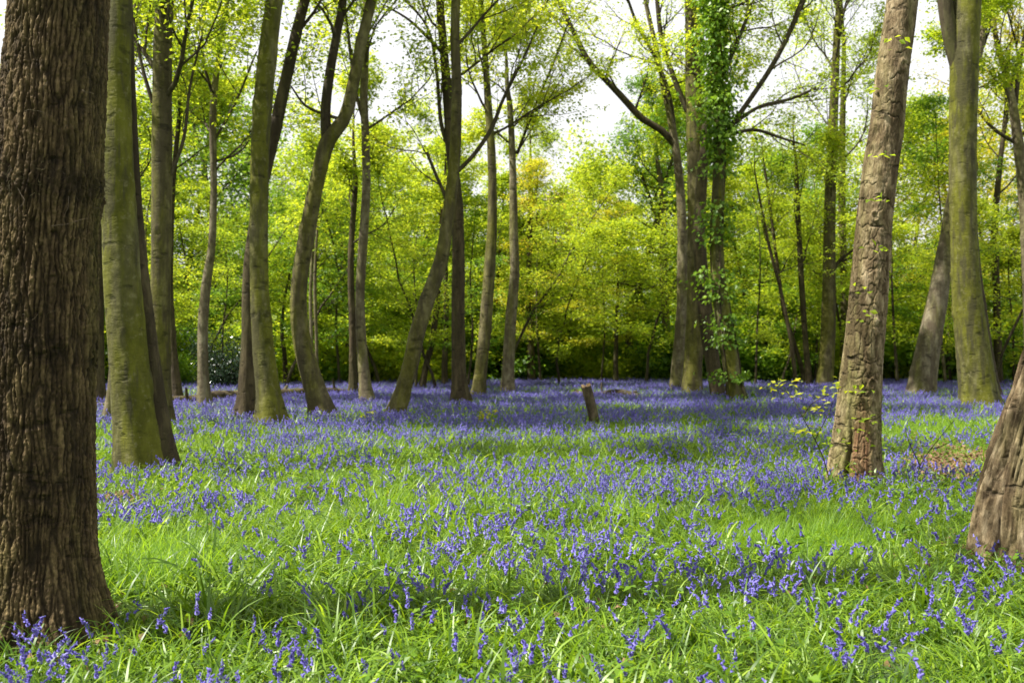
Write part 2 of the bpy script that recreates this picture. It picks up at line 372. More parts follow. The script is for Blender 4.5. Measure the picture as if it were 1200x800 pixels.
TREES = {}
def main_tree(name, cat, label, yvis, path, bark, group=None, d=None, depth=None, top_ext=6.0, branches=(), auto=(9, 200), leaf='leaf_fresh',
              leafn=5, leafs=.115, spread=.14, seed=1, fine=None, rows=200, S=32, flare=.42, lobes=5, kids=(9, 7), blen=.45, flare_h=.28, extra=None, crown=True, sink=1.1, levels=2, rowsf=None, wood_mat=None, up=.06):
    """path: list of (px, py, width_px) from the ground up, taken from the photograph at distance d"""
    rng = np.random.default_rng(seed)
    yg = HOR + (yvis - HOR) * sink
    if d is None: d = F * H / (yg - HOR)
    depth = depth or [0] * len(path)
    x0 = path[0][0]
    pts = [(*at(x0 + (path[0][0] - path[1][0]) * .05, yg, d), path[0][2] / F * d / 2)]
    for (x, y, w), dz in zip(path, depth):
        if y >= yg - 2: continue
        p = at(x, y, d + dz); pts.append((*p, w / F * (d + dz) / 2))
    base = np.array(pts[0][:3]); base[2] = gz1(base[0], base[1]) - .06
    pts[0] = (*base, pts[0][3])
    pts = np.array(pts)
    root = bpy.data.objects.new(name, None); COL.objects.link(root); root.location = base; root.empty_display_size = .3
    tag(root, label, cat, group)
    vis_n = len(pts)
    # the stem goes on above the picture
    if top_ext > 0:
        dirv = unit(pts[-1][:3] - pts[-2][:3]); q = pts[-1][:3]; r = pts[-1][3]; zr = []
        k = 4
        for i in range(1, k + 1):
            dirv = unit(dirv + rng.normal(size=3) * .06 + UP * .12); q = q + dirv * top_ext / k
            zr.append((*q, r * (1 - .82 * i / k)))
        if fine is None:
            pts = np.vstack([pts, zr])
    V, Qd, plate_shade, bare, Qs = trunk_mesh(pts, flare, lobes, seed, fine, rows, S, base[2] + .06, flare_h)
    me = mesh_np('trunk', V - base, Qd, [M[bark]], True, attrs={'plate_shade': plate_shade, 'bare': bare} if fine is not None else None)
    trunk = link('trunk', me, root)
    wood = Bag(); anchors = []
    allp = Qs
    if top_ext > 0 and fine is not None:
        up_ = spline(np.vstack([pts[-2:], zr]), 24); up_ = up_[up_[:, 2] > pts[-1][2] - .05]
        wood.tube(up_[:, :3], up_[:, 3] * .99, 14); allp = np.vstack([Qs, up_])
    prm = dict(levels=levels, kids=kids, wob=.15, up=up)
    for br in branches:       # measured limbs
        bp_ = np.array([(*at(x, y, d + (br.get('dd', 0)) * i / max(1, len(br['p']) - 1)), w / F * d / 2) for i, (x, y, w) in enumerate(br['p'])])
        s_ = spline(bp_, 22); wood.tube(s_[:, :3], np.maximum(s_[:, 3], .006), 10)
        for t in np.linspace(br.get('from', .3), 1, br.get('n', 5)):
            i = min(int(t * 21), 20); D = unit(s_[i + 1, :3] - s_[i, :3] if i < 21 else s_[i, :3] - s_[i - 1, :3])
            a = rand_perp(D, rng); ang = rng.uniform(.4, .9)
            grow(rng, wood, anchors, s_[i, :3], D * math.cos(ang) + a * math.sin(ang), rng.uniform(1.2, 2.4), max(s_[i, 3] * .45, .008), 1, prm)
    nb, ylow = auto
    if nb:
        zlow = H + (HOR - ylow) / F * d; zhi = allp[-1, 2]
        for k in range(nb):
            z = zlow + (zhi - zlow) * ((k + rng.uniform(.1, .9)) / nb) ** 1.0
            i = min(int(np.searchsorted(allp[:, 2], z)), len(allp) - 2); q = allp[i]
            az = k * 2.4 + rng.uniform(-.5, .5); el = rng.uniform(.45, 1.05)
            Lb = (zhi - zlow) * blen * rng.uniform(.7, 1.15) * (1.05 - .5 * k / nb)
            D = np.array([math.cos(az) * math.cos(el), math.sin(az) * math.cos(el), math.sin(el)])
            grow(rng, wood, anchors, q[:3], D, max(Lb, 1.5), max(.016, min(q[3] * .36, .055)), 0, prm)
        grow(rng, wood, anchors, allp[-1, :3], UP, 2.0, max(.01, allp[-1, 3]), 1, prm)
    if wood.n: link('branches', wood.mesh('branches', [M[wood_mat or 'twig']], True, base), root)
    if crown and anchors:
        r_ = leaves_from(rng, anchors, leafn, leafs, spread)
        link('crown', mesh_np('crown', r_[0] - base, r_[1], [M[leaf]], False), root)
    TREES[label] = (root, base, Qs, d)
    if extra: extra(root, base, Qs, d, rng)
    return root

# ---------------- bark geometry
def oak_bark(TH, SS, hz, r0):
    c, s_ = np.cos(TH), np.sin(TH); nu = 78; u = TH / (2 * PI) * nu
    wx = 1.25 * fbm(c * 2.4, s_ * 2.4, SS * 3.2, s=11, o=3) + .40 * fbm(c * 11, s_ * 11, SS * 20, s=12, o=3)
    wy = .7 * fbm(c * 3.5, s_ * 3.5, SS * 3, s=21, o=3)
    d1, d2, cid = worley(u + wx, SS * 3.3 + wy, s=4, pu=nu)
    e = np.clip((d2 - d1 - .03) / .30, 0, 1)
    d1b, d2b, cidb = worley(2 * u + 2.4 * wx + 7, SS * 11 + wy * 2, s=8, pu=2 * nu)
    e2 = np.clip((d2b - d1b) / .5, 0, 1)
    f = fbm(c * 34, s_ * 34, SS * 60, s=31, o=4)
    g = fbm(c * 12, s_ * 12, SS * 9, s=33, o=3)
    cr = np.clip(np.abs(fbm(c * 5 + 9, s_ * 5, SS * 16 + wx, s=35, o=3)) * 9, 0, 1)          # short cross cracks
    ring = np.exp(-((hz - 2.35) / .10) ** 2)
    ring2 = np.exp(-((hz - 1.55) / .07) ** 2) * np.clip(fbm(c * 2, s_ * 2, s=44, o=2) * 3, 0, 1)
    vr = np.clip(.95 + 1.1 * fbm(c * 1.2, s_ * 1.2, SS * .9, s=39, o=3), .45, 1.6)
    dsp = .0125 * vr * (e - .6) + .004 * e2 * e + .0060 * f * (.4 + e) + .003 * g - .005 * (1 - cr) * e + .004 * (cid - .5)
    dsp = dsp + (ring + .6 * ring2) * (.010 + .018 * fbm(c * 14, s_ * 14, SS * 26, s=17, o=3))
    plate_shade = np.clip(.05 + .55 * e + .3 * cid * e + .45 * f + .25 * g + .25 * (vr - 1) - .4 * ring - .3 * ring2, 0, 1)  # own tone per cell, plus painted fissure shade and lit ridge tops
    return dsp, plate_shade, np.zeros_like(dsp)

def ash_bark(TH, SS, hz, r0):
    c, s_ = np.cos(TH), np.sin(TH); nu = 24; u = TH / (2 * PI) * nu
    wx = .7 * fbm(c * 2, s_ * 2, SS * 1.8, s=61, o=3) + .35 * fbm(c * 7, s_ * 7, SS * 9, s=66, o=3)
    wy = .5 * fbm(c * 3, s_ * 3, SS * 4, s=62, o=3)
    d1, d2, cid = worley(u + wx, SS * 6.0 + wy, s=14, pu=nu)
    e = np.clip((d2 - d1) / .13, 0, 1)
    rough = np.clip(.55 + 2.0 * fbm(c * 1.0 + 3, s_ * 1.0, SS * .8, s=63, o=2), .12, 1)
    hw = SS * 7 + .9 * fbm(c * 1.6, s_ * 1.6, SS * 2, s=67, o=3)
    hl = np.abs(hw - np.round(hw)); hm = _h(np.round(hw), hw * 0, hw * 0, 68); part = np.clip(fbm(c * 1.5 + np.round(hw) * 3.7, s_ * 1.5, s=69, o=2) * 4 + .3, 0, 1)
    hcr = 1 - np.exp(-(hl / .05) ** 2) * (hm > .35) * part          # horizontal splits
    f = fbm(c * 18, s_ * 18, SS * 30, s=64, o=4)
    knot = 0
    for (kth, kz, ks) in ((PI * 1.1, 1.75, .07), (PI * .72, 3.75, .12), (PI * .9, 2.9, .05), (PI * 1.05, 1.15, .05), (PI * 1.1, 4.5, .06)):
        dt = np.angle(np.exp(1j * (TH - kth))); rr = np.hypot(dt * .25, hz - kz) / ks + .3 * fbm(c * 9, s_ * 9, SS * 9, s=70, o=2)
        knot = knot + np.exp(-(rr - .9) ** 2 * 6) - .9 * np.exp(-rr ** 2 * 3)
    dsp = .014 * (e - 1) * rough + .013 * (hcr - 1) + .005 * f + .014 * knot + .007 * (cid - .5) * rough
    seam = np.exp(-((np.angle(np.exp(1j * (TH - PI * .95)))) / .34) ** 4) * np.clip(1.25 - hz / (.85 + .2 * f), 0, 1)
    seam = np.clip(seam * 2.2, 0, 1)
    gro = np.exp(-((np.angle(np.exp(1j * (TH - PI * .80 + .06 * np.sin(hz * 9))))) / .10) ** 2) * np.clip(1.4 - hz / .8, 0, 1)
    ridge = np.abs(fbm(c * 10, s_ * 10, SS * 1.5, s=75, o=2))
    dsp = dsp - .022 * seam - .07 * gro + seam * .02 * ridge
    plate_shade = np.clip(.15 + .4 * e + .2 * hcr + .35 * cid + .4 * f, 0, 1) * (1 - .7 * gro) * (.45 + .55 * hcr)
    return dsp, plate_shade, np.clip(seam * (.6 + ridge), 0, 1) * .85

def gnarl_bark(TH, SS, hz, r0):
    c, s_ = np.cos(TH), np.sin(TH)
    w = .5 * fbm(c * 2, s_ * 2, SS * 1.2, s=71, o=3)
    def ridged(k, v, s): return 1 - np.clip(np.abs(fbm(c * k + w * k * .3, s_ * k, SS * v + w, s=s, o=3)) * 3.4, 0, 1)
    big = ridged(3.0, .7, 74); mid_ = ridged(8.0, 2.4, 76); sm = ridged(18, 6, 78)
    but = fbm(c * 2.0 + SS * .25, s_ * 2.0, SS * .5, s=72, o=2)
    f = fbm(c * 22, s_ * 22, SS * 30, s=73, o=3)
    cav = np.exp(-((np.angle(np.exp(1j * (TH - PI * .96 + .1 * np.sin(hz * 7))))) / .13) ** 2) * np.clip(1.5 - hz / .55, 0, 1)
    low = np.clip(1.4 - hz / .7, 0, 1)
    dsp = -.040 * big ** 2 - .020 * mid_ ** 2 - .006 * sm + .06 * but * (.3 + low) + .004 * f - .13 * cav + .02
    plate_shade = np.clip(.85 - .5 * big ** 2 - .35 * mid_ ** 2 + .35 * f, 0, 1)
    return dsp, plate_shade, cav * .35

# ---------------- extras
def sprig(root, base, pts, rng, mat='leaf_fresh', n=9, size=.07, name='foliage', spread=.09):
    B = Bag()
    for p in pts:
        p = np.array(p); nn = n
        ax = rng.normal(size=(nn, 3)) * np.array([1, 1, .35]); nr = rng.normal(size=(nn, 3)) * .35 + UP
        l = size * rng.uniform(.7, 1.2, nn)
        off = rng.normal(size=(nn, 3)) * spread * np.array([1, 1, .4])
        V, Q = leaf_quads(p + off, ax, nr, l, l * .6); B.add(V, Q, 0)
    link(name, B.mesh(name, [M[mat]], False, base), root)

def oak_extra(root, base, Qs, d, rng):
    # fringe of dry twigs round the rough collar, and a few dead shoots
    B = Bag()
    for k in range(330):
        z = rng.choice([2.34, 2.37, 1.62], p=[.55, .3, .15]) + rng.normal() * .05
        i = min(int(np.searchsorted(Qs[:, 2], z)), len(Qs) - 1); th = rng.uniform(0, 2 * PI)
        o = np.array([math.cos(th), math.sin(th), 0]); p = Qs[i, :3] + o * (Qs[i, 3] + .005)
        tdir = unit(o * rng.uniform(.15, 1) + np.array([-math.sin(th), math.cos(th), 0]) * rng.normal() * 1.2 + UP * rng.normal() * .5)
        P, R, _ = limb(rng, p, tdir, rng.uniform(.03, .10), .0016, 4, .45, -.05); B.tube(P, R, 3)
    for (x, y, dx, dy) in ((30, 90, 12, -6), (95, 105, 8, 6), (55, 95, -14, 8), (28, 130, 22, -8), (75, 150, 10, -34), (80, 230, -10, 38), (20, 220, 30, 45), (60, 265, 40, 4)):
        a = at(x, y, d - Qs[0, 3] - .03); b = at(x + dx, y + dy, d - Qs[0, 3] - .07)
        P, R, _ = limb(rng, a, b - a, np.linalg.norm(b - a), .0018, 6, .25, 0); B.tube(P, R, 4)
    link('bark_fringe', B.mesh('bark_fringe', [M['deadwood']], True, base), root)

def ash_extra(root, base, Qs, d, rng):
    pts = []
    for x, y in ((1052, 48), (1028, 99), (1038, 182), (1030, 233), (1000, 340), (1010, 372), (1005, 455), (998, 505), (985, 520), (1012, 492), (988, 545), (1006, 560), (1026, 290), (1015, 520)):
        pts.append(at(x, y, d - .36))
    sprig(root, base, pts, rng, n=7, size=.08, mat='leaf_fresh')

# ------------------------------------------------------------------ the measured trees
main_tree('oak_tree', 'tree', 'massive deeply fissured brown oak trunk nearest the camera at the left edge', 750,
          [(48, 765, 150), (47, 650, 120), (47, 540, 118), (48, 400, 121), (53, 270, 118), (60, 150, 118), (66, 60, 112), (70, -15, 109)], 'bark_oak', d=5.15, sink=1,
          top_ext=12, fine=oak_bark, rows=760, S=400, flare=.24, flare_h=.22, lobes=6, auto=(13, -950), blen=.62, seed=11, leafn=4, leafs=.09, spread=.2, extra=oak_extra, leaf='leaf_mid', kids=(7, 5), up=.0)
main_tree('beech_tree', 'tree', 'thick mossy green beech trunk with a dark rear stem, just right of the massive oak', 540,
          [(162, 540, 46), (156, 480, 45), (149, 400, 42), (143, 330, 40), (140, 270, 38), (137, 180, 34), (137, 90, 29), (139, -5, 27)], 'bark_moss', seed=12,
          top_ext=8, rows=260, S=64, auto=(8, -60), leafn=4, extra=lambda root, base, Qs, d, rng: link('side_stem', (lambda r_: mesh_np('side_stem', r_[0] - base, r_[1], [M['bark_brown']]))(
              trunk_mesh(np.array([(*at(x, y, d + .25 + .1 * (i > 3)), w / F * d / 2) for i, (x, y, w) in enumerate([(189, 556, 36), (184, 510, 32), (176, 440, 27), (167, 360, 24), (158, 270, 21), (153, 150, 15), (149, 40, 13), (147, -60, 10)])]), .4, 4, 5, rows=160, S=32)), root))
main_tree('beech_tree', 'tree', 'straight olive brown trunk standing behind the mossy twin-stemmed beech', 497,
          [(189, 500, 29), (188, 440, 24), (188, 350, 23), (189, 250, 23), (189, 120, 22), (191, 0, 19)], 'bark_beech', seed=13, auto=(11, 150), top_ext=6,
          branches=[dict(p=[(200, 205, 4), (215, 160, 4), (222, 100, 3), (236, 40, 2)], n=4), dict(p=[(178, 120, 5), (165, 75, 4), (155, 20, 3)], n=4)])
main_tree('beech_tree', 'tree', 'pale trunk half hidden behind the left side of the mossy twin-stemmed beech', 487,
          [(129, 490, 15), (133, 450, 12), (136, 380, 10), (140, 300, 9), (146, 200, 8), (152, 90, 7), (158, 0, 6)], 'bark_pale', seed=14, auto=(6, 120), top_ext=4)
main_tree('beech_tree', 'tree', 'dim brown trunk in the gap between the massive oak and the mossy beech', 470,
          [(115, 472, 19), (115, 440, 14), (115, 370, 13), (114, 300, 12), (112, 200, 10), (116, 80, 8)], 'bark_brown', seed=15, auto=(8, 250), top_ext=4)
main_tree('beech_tree', 'tree', 'thin dark trunk leaning left beside the foot of the straight olive brown trunk', 468,
          [(209, 470, 12), (205, 430, 9), (201, 380, 8), (199, 320, 7), (202, 220, 6), (212, 110, 5)], 'bark_brown', seed=16, auto=(7, 230), top_ext=3)
main_tree('beech_tree', 'tree', 'slim pale kinked trunk in front of the dark holly bush', 473,
          [(240, 474, 15), (238, 430, 12), (238, 380, 12), (242, 330, 11), (248, 285, 9), (250, 220, 8), (249, 130, 8), (256, 60, 6), (265, 0, 5)], 'bark_pale', seed=17, auto=(9, 210), top_ext=3,
          branches=[dict(p=[(250, 165, 3), (275, 120, 3), (300, 60, 2)], n=4), dict(p=[(248, 110, 4), (236, 60, 3), (240, 0, 3)], n=4), dict(p=[(249, 190, 3), (280, 178, 2), (300, 150, 2)], n=3)])
main_tree('beech_tree', 'tree', 'curved brown trunk passing behind the tall mossy trunk and emerging at its right', 488,
          [(288, 490, 26), (289, 460, 19), (291, 400, 16), (291, 340, 14), (294, 290, 13), (306, 220, 14), (322, 150, 15), (334, 95, 14), (346, 40, 13), (358, -10, 12)], 'bark_brown', seed=18, auto=(8, 90), top_ext=6, sink=1.08)
main_tree('beech_tree', 'tree', 'tall mossy green trunk overlapping the brown curved trunk at its left', 495,
          [(319, 497, 36), (315, 460, 27), (309, 410, 24), (304, 340, 21), (303, 250, 21), (305, 160, 22), (312, 70, 22), (322, -10, 20)], 'bark_moss', seed=19, auto=(7, 20), top_ext=7, sink=1.12)
main_tree('beech_tree', 'tree', 'S-curved brownish trunk that forks in two high up, left of the slender pale trunk', 485,
          [(379, 490, 30), (369, 455, 24), (356, 410, 21), (350, 365, 19), (352, 320, 18), (362, 260, 18), (373, 205, 17), (384, 165, 18), (403, 138, 15), (413, 100, 14), (423, 50, 13), (437, -10, 12)], 'bark_beech', seed=20,
          auto=(6, 40), top_ext=6, branches=[dict(p=[(383, 172, 13), (381, 130, 12), (386, 85, 11), (394, 40, 10), (402, -10, 9), (398, -90, 5)], n=6, **{'from': .5}), dict(p=[(400, 140, 4), (360, 125, 3), (340, 100, 2)], n=3)])
main_tree('beech_tree', 'tree', 'slender pale grey trunk right of the S-curved forked trunk', 470,
          [(431, 472, 17), (427, 440, 13), (423, 390, 12), (422, 340, 11), (425, 290, 11), (429, 220, 10), (428, 160, 9), (426, 110, 9), (429, 40, 7), (427, -10, 6)], 'bark_pale', seed=21, auto=(9, 170), top_ext=4,
          branches=[dict(p=[(427, 145, 5), (416, 105, 4), (410, 60, 4), (404, 10, 3)], n=4)])
main_tree('beech_tree', 'tree', 'short dark trunk close behind the slender pale grey trunk', 460,
          [(414, 462, 11), (414, 430, 9), (413, 380, 8), (411, 300, 7), (416, 220, 6)], 'bark_brown', seed=22, auto=(7, 300), top_ext=3)
main_tree('beech_tree', 'tree', 'greyish trunk leaning strongly right to meet the upright dark-streaked trunk', 483,
          [(463, 488, 21), (473, 455, 18), (482, 425, 18), (489, 390, 18), (503, 345, 17), (517, 305, 16), (524, 260, 14), (531, 205, 13), (534, 160, 13), (535, 100, 12), (533, 40, 11), (535, -10, 11)], 'bark_beech', seed=23,
          auto=(8, 90), top_ext=6, branches=[dict(p=[(537, 200, 5), (556, 180, 5), (576, 150, 5), (590, 115, 4), (610, 75, 3), (630, 30, 2)], n=6), dict(p=[(523, 232, 5), (511, 205, 4), (500, 178, 4)], n=3)])
main_tree('beech_tree', 'tree', 'upright dark-streaked trunk behind the upper end of the strongly leaning trunk', 470,
          [(540, 473, 24), (538, 440, 17), (537, 380, 16), (537, 300, 15), (536, 240, 14), (529, 180, 13), (525, 120, 12), (520, 60, 10), (515, -5, 9)], 'bark_brown', seed=24, auto=(8, 110), top_ext=6,
          branches=[dict(p=[(529, 180, 6), (517, 145, 5), (511, 80, 4), (500, 30, 3), (470, -5, 2)], n=5), dict(p=[(519, 62, 5), (482, 25, 3), (450, 5, 2)], n=4)])
main_tree('beech_tree', 'tree', 'grey green trunk tapering upward, first right of the upright dark-streaked trunk', 462,
          [(560, 465, 16), (564, 430, 14), (569, 380, 14), (574, 310, 13), (577, 250, 11), (576, 180, 10), (572, 120, 9), (568, 60, 7), (563, 0, 6)], 'bark_beech', seed=25, auto=(11, 170), top_ext=4)
main_tree('beech_tree', 'tree', 'pale green trunk with a slight kink, second right of the upright dark-streaked trunk', 458,
          [(595, 460, 16), (596, 420, 14), (599, 370, 13), (603, 320, 11), (602, 270, 10), (601, 200, 8), (598, 130, 7)], 'bark_pale', seed=26, auto=(10, 190), top_ext=3,
          branches=[dict(p=[(606, 180, 4), (625, 130, 3), (650, 70, 3), (668, 20, 2)], n=6)])
main_tree('beech_tree', 'tree', 'thin dark leaning trunk between the leaning trunk and the upright dark-streaked one', 462,
          [(493, 463, 8), (499, 430, 7), (508, 390, 7), (514, 330, 6), (518, 250, 5)], 'bark_brown', seed=27, auto=(5, 300), top_ext=3, d=36)
main_tree('beech_tree', 'tree', 'thin straight brown trunk just left of the upright dark-streaked trunk', 452,
          [(522, 458, 8), (521, 430, 7), (523, 370, 6), (522, 300, 5)], 'bark_brown', seed=28, auto=(5, 330), top_ext=3, d=38)
main_tree('beech_tree', 'tree', 'dark far trunk in the shade right of the pale kinked trunk', 440,
          [(623, 445, 9), (622, 400, 8), (620, 330, 7), (622, 230, 6)], 'bark_brown', seed=29, auto=(7, 300), top_ext=3, d=44)
# ---- right hand group
main_tree('beech_tree', 'tree', 'pinkish pale trunk at the left of the three-stemmed clump by the ivy', 455,
          [(791, 457, 14), (794, 425, 14), (799, 370, 13), (800, 300, 12), (798, 230, 10), (791, 165, 9), (780, 110, 7), (768, 50, 6), (757, 0, 5)], 'bark_pale', seed=30, flare=.22, auto=(8, 130), top_ext=5,
          branches=[dict(p=[(792, 170, 9), (775, 152, 8), (752, 138, 8), (731, 115, 8), (712, 95, 7), (690, 71, 7), (672, 36, 6), (655, 0, 5), (645, -40, 3)], n=9, **{'from': .25}),
                    dict(p=[(793, 185, 6), (786, 120, 6), (770, 70, 5), (748, 30, 4), (735, -5, 3)], n=5)])
main_tree('beech_tree', 'tree', 'tall straight pale trunk in the middle of the three-stemmed clump', 458,
          [(811, 462, 23), (812, 430, 21), (815, 370, 21), (816, 300, 21), (816, 200, 21), (815, 100, 22), (814, 0, 21)], 'bark_beech', seed=31, flare=.22, auto=(9, 60), top_ext=7,
          branches=[dict(p=[(806, 130, 7), (790, 90, 6), (776, 45, 6), (770, -5, 5)], n=5)])
main_tree('beech_tree', 'tree', 'dark brown trunk bending left between the straight pale trunk and the ivy trunk', 462,
          [(843, 466, 17), (836, 430, 16), (830, 390, 18), (824, 340, 16), (820, 280, 15), (823, 210, 13), (830, 130, 10)], 'bark_brown', seed=32, flare=.22, auto=(6, 140), top_ext=5)
main_tree('ivy_clad_tree', 'tree', 'crooked mossy trunk carrying the climbing ivy', 468,
          [(865, 474, 20), (860, 440, 18), (853, 400, 19), (845, 350, 17), (841, 300, 15), (841, 250, 15), (843, 190, 14), (843, 120, 13), (840, 50, 12), (838, -10, 11)], 'bark_moss', seed=33, flare=.22, auto=(6, 70), top_ext=6,
          branches=[dict(p=[(848, 165, 7), (857, 148, 6), (878, 118, 6), (901, 84, 6), (920, 50, 6), (935, 17, 6), (950, -15, 4)], n=5, **{'from': .5}), dict(p=[(858, 146, 5), (890, 125, 4), (925, 116, 4), (957, 103, 3)], n=4),
                    dict(p=[(852, 158, 4), (885, 152, 4), (918, 162, 3), (945, 170, 2)], n=4), dict(p=[(846, 90, 6), (862, 55, 5), (880, 10, 4)], n=4)])
main_tree('beech_tree', 'tree', 'straight pale grey trunk between the ivy trunk and the large cracked trunk', 452,
          [(966, 456, 20), (969, 420, 17), (971, 370, 16), (972, 310, 14), (973, 240, 13), (976, 170, 12), (979, 100, 10), (982, 40, 8), (985, -5, 7)], 'bark_beech', seed=34, auto=(10, 130), top_ext=4,
          branches=[dict(p=[(976, 315, 5), (990, 300, 4), (1006, 290, 3)], n=2)])
main_tree('beech_tree', 'tree', 'thin greenish trunk close behind the straight pale grey trunk', 440,
          [(987, 448, 9), (989, 400, 9), (989, 320, 8), (987, 240, 8), (988, 150, 7), (990, 60, 5)], 'bark_beech', seed=35, auto=(9, 200), top_ext=4, d=42)
main_tree('ash_tree', 'tree', 'large pale cracked trunk with a bare reddish patch at its foot', 566,
          [(1003, 575, 64), (1002, 540, 57), (1005, 500, 52), (1009, 440, 49), (1014, 390, 46), (1020, 320, 43), (1025, 260, 42), (1032, 200, 41), (1040, 150, 39), (1046, 90, 38), (1056, 20, 36), (1062, -25, 35)], 'bark_ash', seed=36,
          d=10.6, sink=1.0, fine=ash_bark, rows=640, S=200, flare=.18, auto=(10, -200), top_ext=9, extra=ash_extra, leafn=3, blen=.5, lobes=4)
main_tree('beech_tree', 'tree', 'pale smooth trunk leaning right and crossing behind the big green trunk', 460,
          [(1078, 464, 31), (1082, 440, 30), (1090, 395, 26), (1099, 350, 23), (1107, 305, 20), (1116, 250, 17), (1128, 180, 15), (1140, 100, 12)], 'bark_pale', seed=37, auto=(6, 80), top_ext=6)
main_tree('beech_tree', 'tree', 'big smooth green trunk forking near the top of the view, near the right edge', 470,
          [(1148, 478, 38), (1145, 450, 38), (1139, 400, 36), (1133, 340, 33), (1130, 270, 31), (1129, 200, 31), (1130, 130, 31), (1132, 60, 31), (1136, -10, 30)], 'bark_moss', seed=38, auto=(6, 30), top_ext=7,
          rows=200, S=48, branches=[dict(p=[(1125, 85, 16), (1116, 45, 18), (1109, 0, 17), (1104, -60, 14), (1106, -150, 8)], n=5, **{'from': .7})], sink=1.12)
main_tree('beech_tree', 'tree', 'dark stem rising close behind the big smooth green trunk, seen low at its right', 466,
          [(1163, 470, 22), (1158, 430, 16), (1150, 370, 14), (1143, 310, 12), (1138, 230, 10)], 'bark_brown', seed=39, auto=(5, 120), top_ext=6, d=29)
main_tree('old_tree', 'tree', 'gnarled ridged pale trunk with a dark hollow, leaning out of the right edge', 640,
          [(1200, 650, 116), (1199, 610, 100), (1203, 560, 88), (1213, 510, 78), (1226, 460, 70), (1241, 400, 66), (1262, 330, 62), (1285, 250, 58)], 'bark_ash', seed=40, d=7.0, sink=1,
          fine=gnarl_bark, rows=420, S=260, flare=.12, flare_h=.2, lobes=5, auto=(9, -150), top_ext=7, leafn=3, leaf='leaf_mid', blen=.6)
main_tree('beech_tree', 'tree', 'dark slim trunk between the big green trunk and the right edge', 430,
          [(1170, 440, 10), (1169, 400, 9), (1168, 340, 8), (1166, 270, 8), (1172, 200, 6), (1180, 130, 5)], 'bark_brown', seed=41, auto=(8, 240), top_ext=4, d=40)
main_tree('beech_tree', 'tree', 'pale trunk cut by the right edge with forks spreading above it', 445,
          [(1212, 450, 20), (1209, 380, 17), (1205, 280, 16), (1200, 210, 14), (1192, 150, 11), (1184, 100, 8), (1170, 50, 6), (1163, 0, 5)], 'bark_pale', seed=42, auto=(9, 190), top_ext=4, d=34, leaf='leaf_yellow',
          branches=[dict(p=[(1190, 130, 6), (1196, 80, 5), (1205, 20, 4)], n=5), dict(p=[(1196, 170, 5), (1165, 150, 4), (1140, 120, 3)], n=4)])
main_tree('beech_tree', 'tree', 'slender forking trunk rising out of the shrubs left of the three-stemmed clump', 420,
          [(784, 440, 11), (782, 400, 10), (778, 340, 9), (777, 290, 8), (777, 240, 7), (771, 190, 5)], 'bark_pale', seed=43, auto=(8, 330), top_ext=3, d=46, leaf='leaf_mid', leafn=7,
          branches=[dict(p=[(778, 275, 5), (765, 240, 4), (752, 205, 3)], n=4), dict(p=[(777, 300, 5), (750, 285, 4), (715, 292, 3), (690, 300, 2)], n=5)])
for i, (lab, pth, dd_) in enumerate([
        ('thin sapling trunk leaning left, tallest of the poles behind the ivy trunk', [(948, 446, 8), (944, 400, 7), (940, 340, 7), (937, 280, 6), (934, 200, 4)], 38),
        ('very thin pole leaning left, second of the poles behind the ivy trunk', [(932, 446, 5), (927, 400, 5), (915, 340, 4), (902, 290, 4), (892, 240, 3)], 37),
        ('crooked thin pole crossing the others behind the ivy trunk', [(944, 447, 6), (930, 400, 5), (918, 360, 5), (910, 300, 4), (900, 220, 3)], 39),
        ('pair of straight slim poles right of the S-curved trunk, the left one', [(366, 455, 4), (365, 400, 4), (364, 340, 4), (367, 280, 3)], 34),
        ('upright thin pole just right of the other slim pole by the S-curved trunk', [(372, 456, 5), (371, 400, 4), (369, 330, 4), (372, 260, 3)], 35)]):
    main_tree('sapling', 'sapling', lab, 446, pth, 'bark_brown' if i < 3 else 'bark_pale', seed=60 + i, auto=(6, 330), top_ext=2, d=dd_, rows=40, S=8, flare=.2, group='slim poles in the undergrowth', kids=(4, 3))

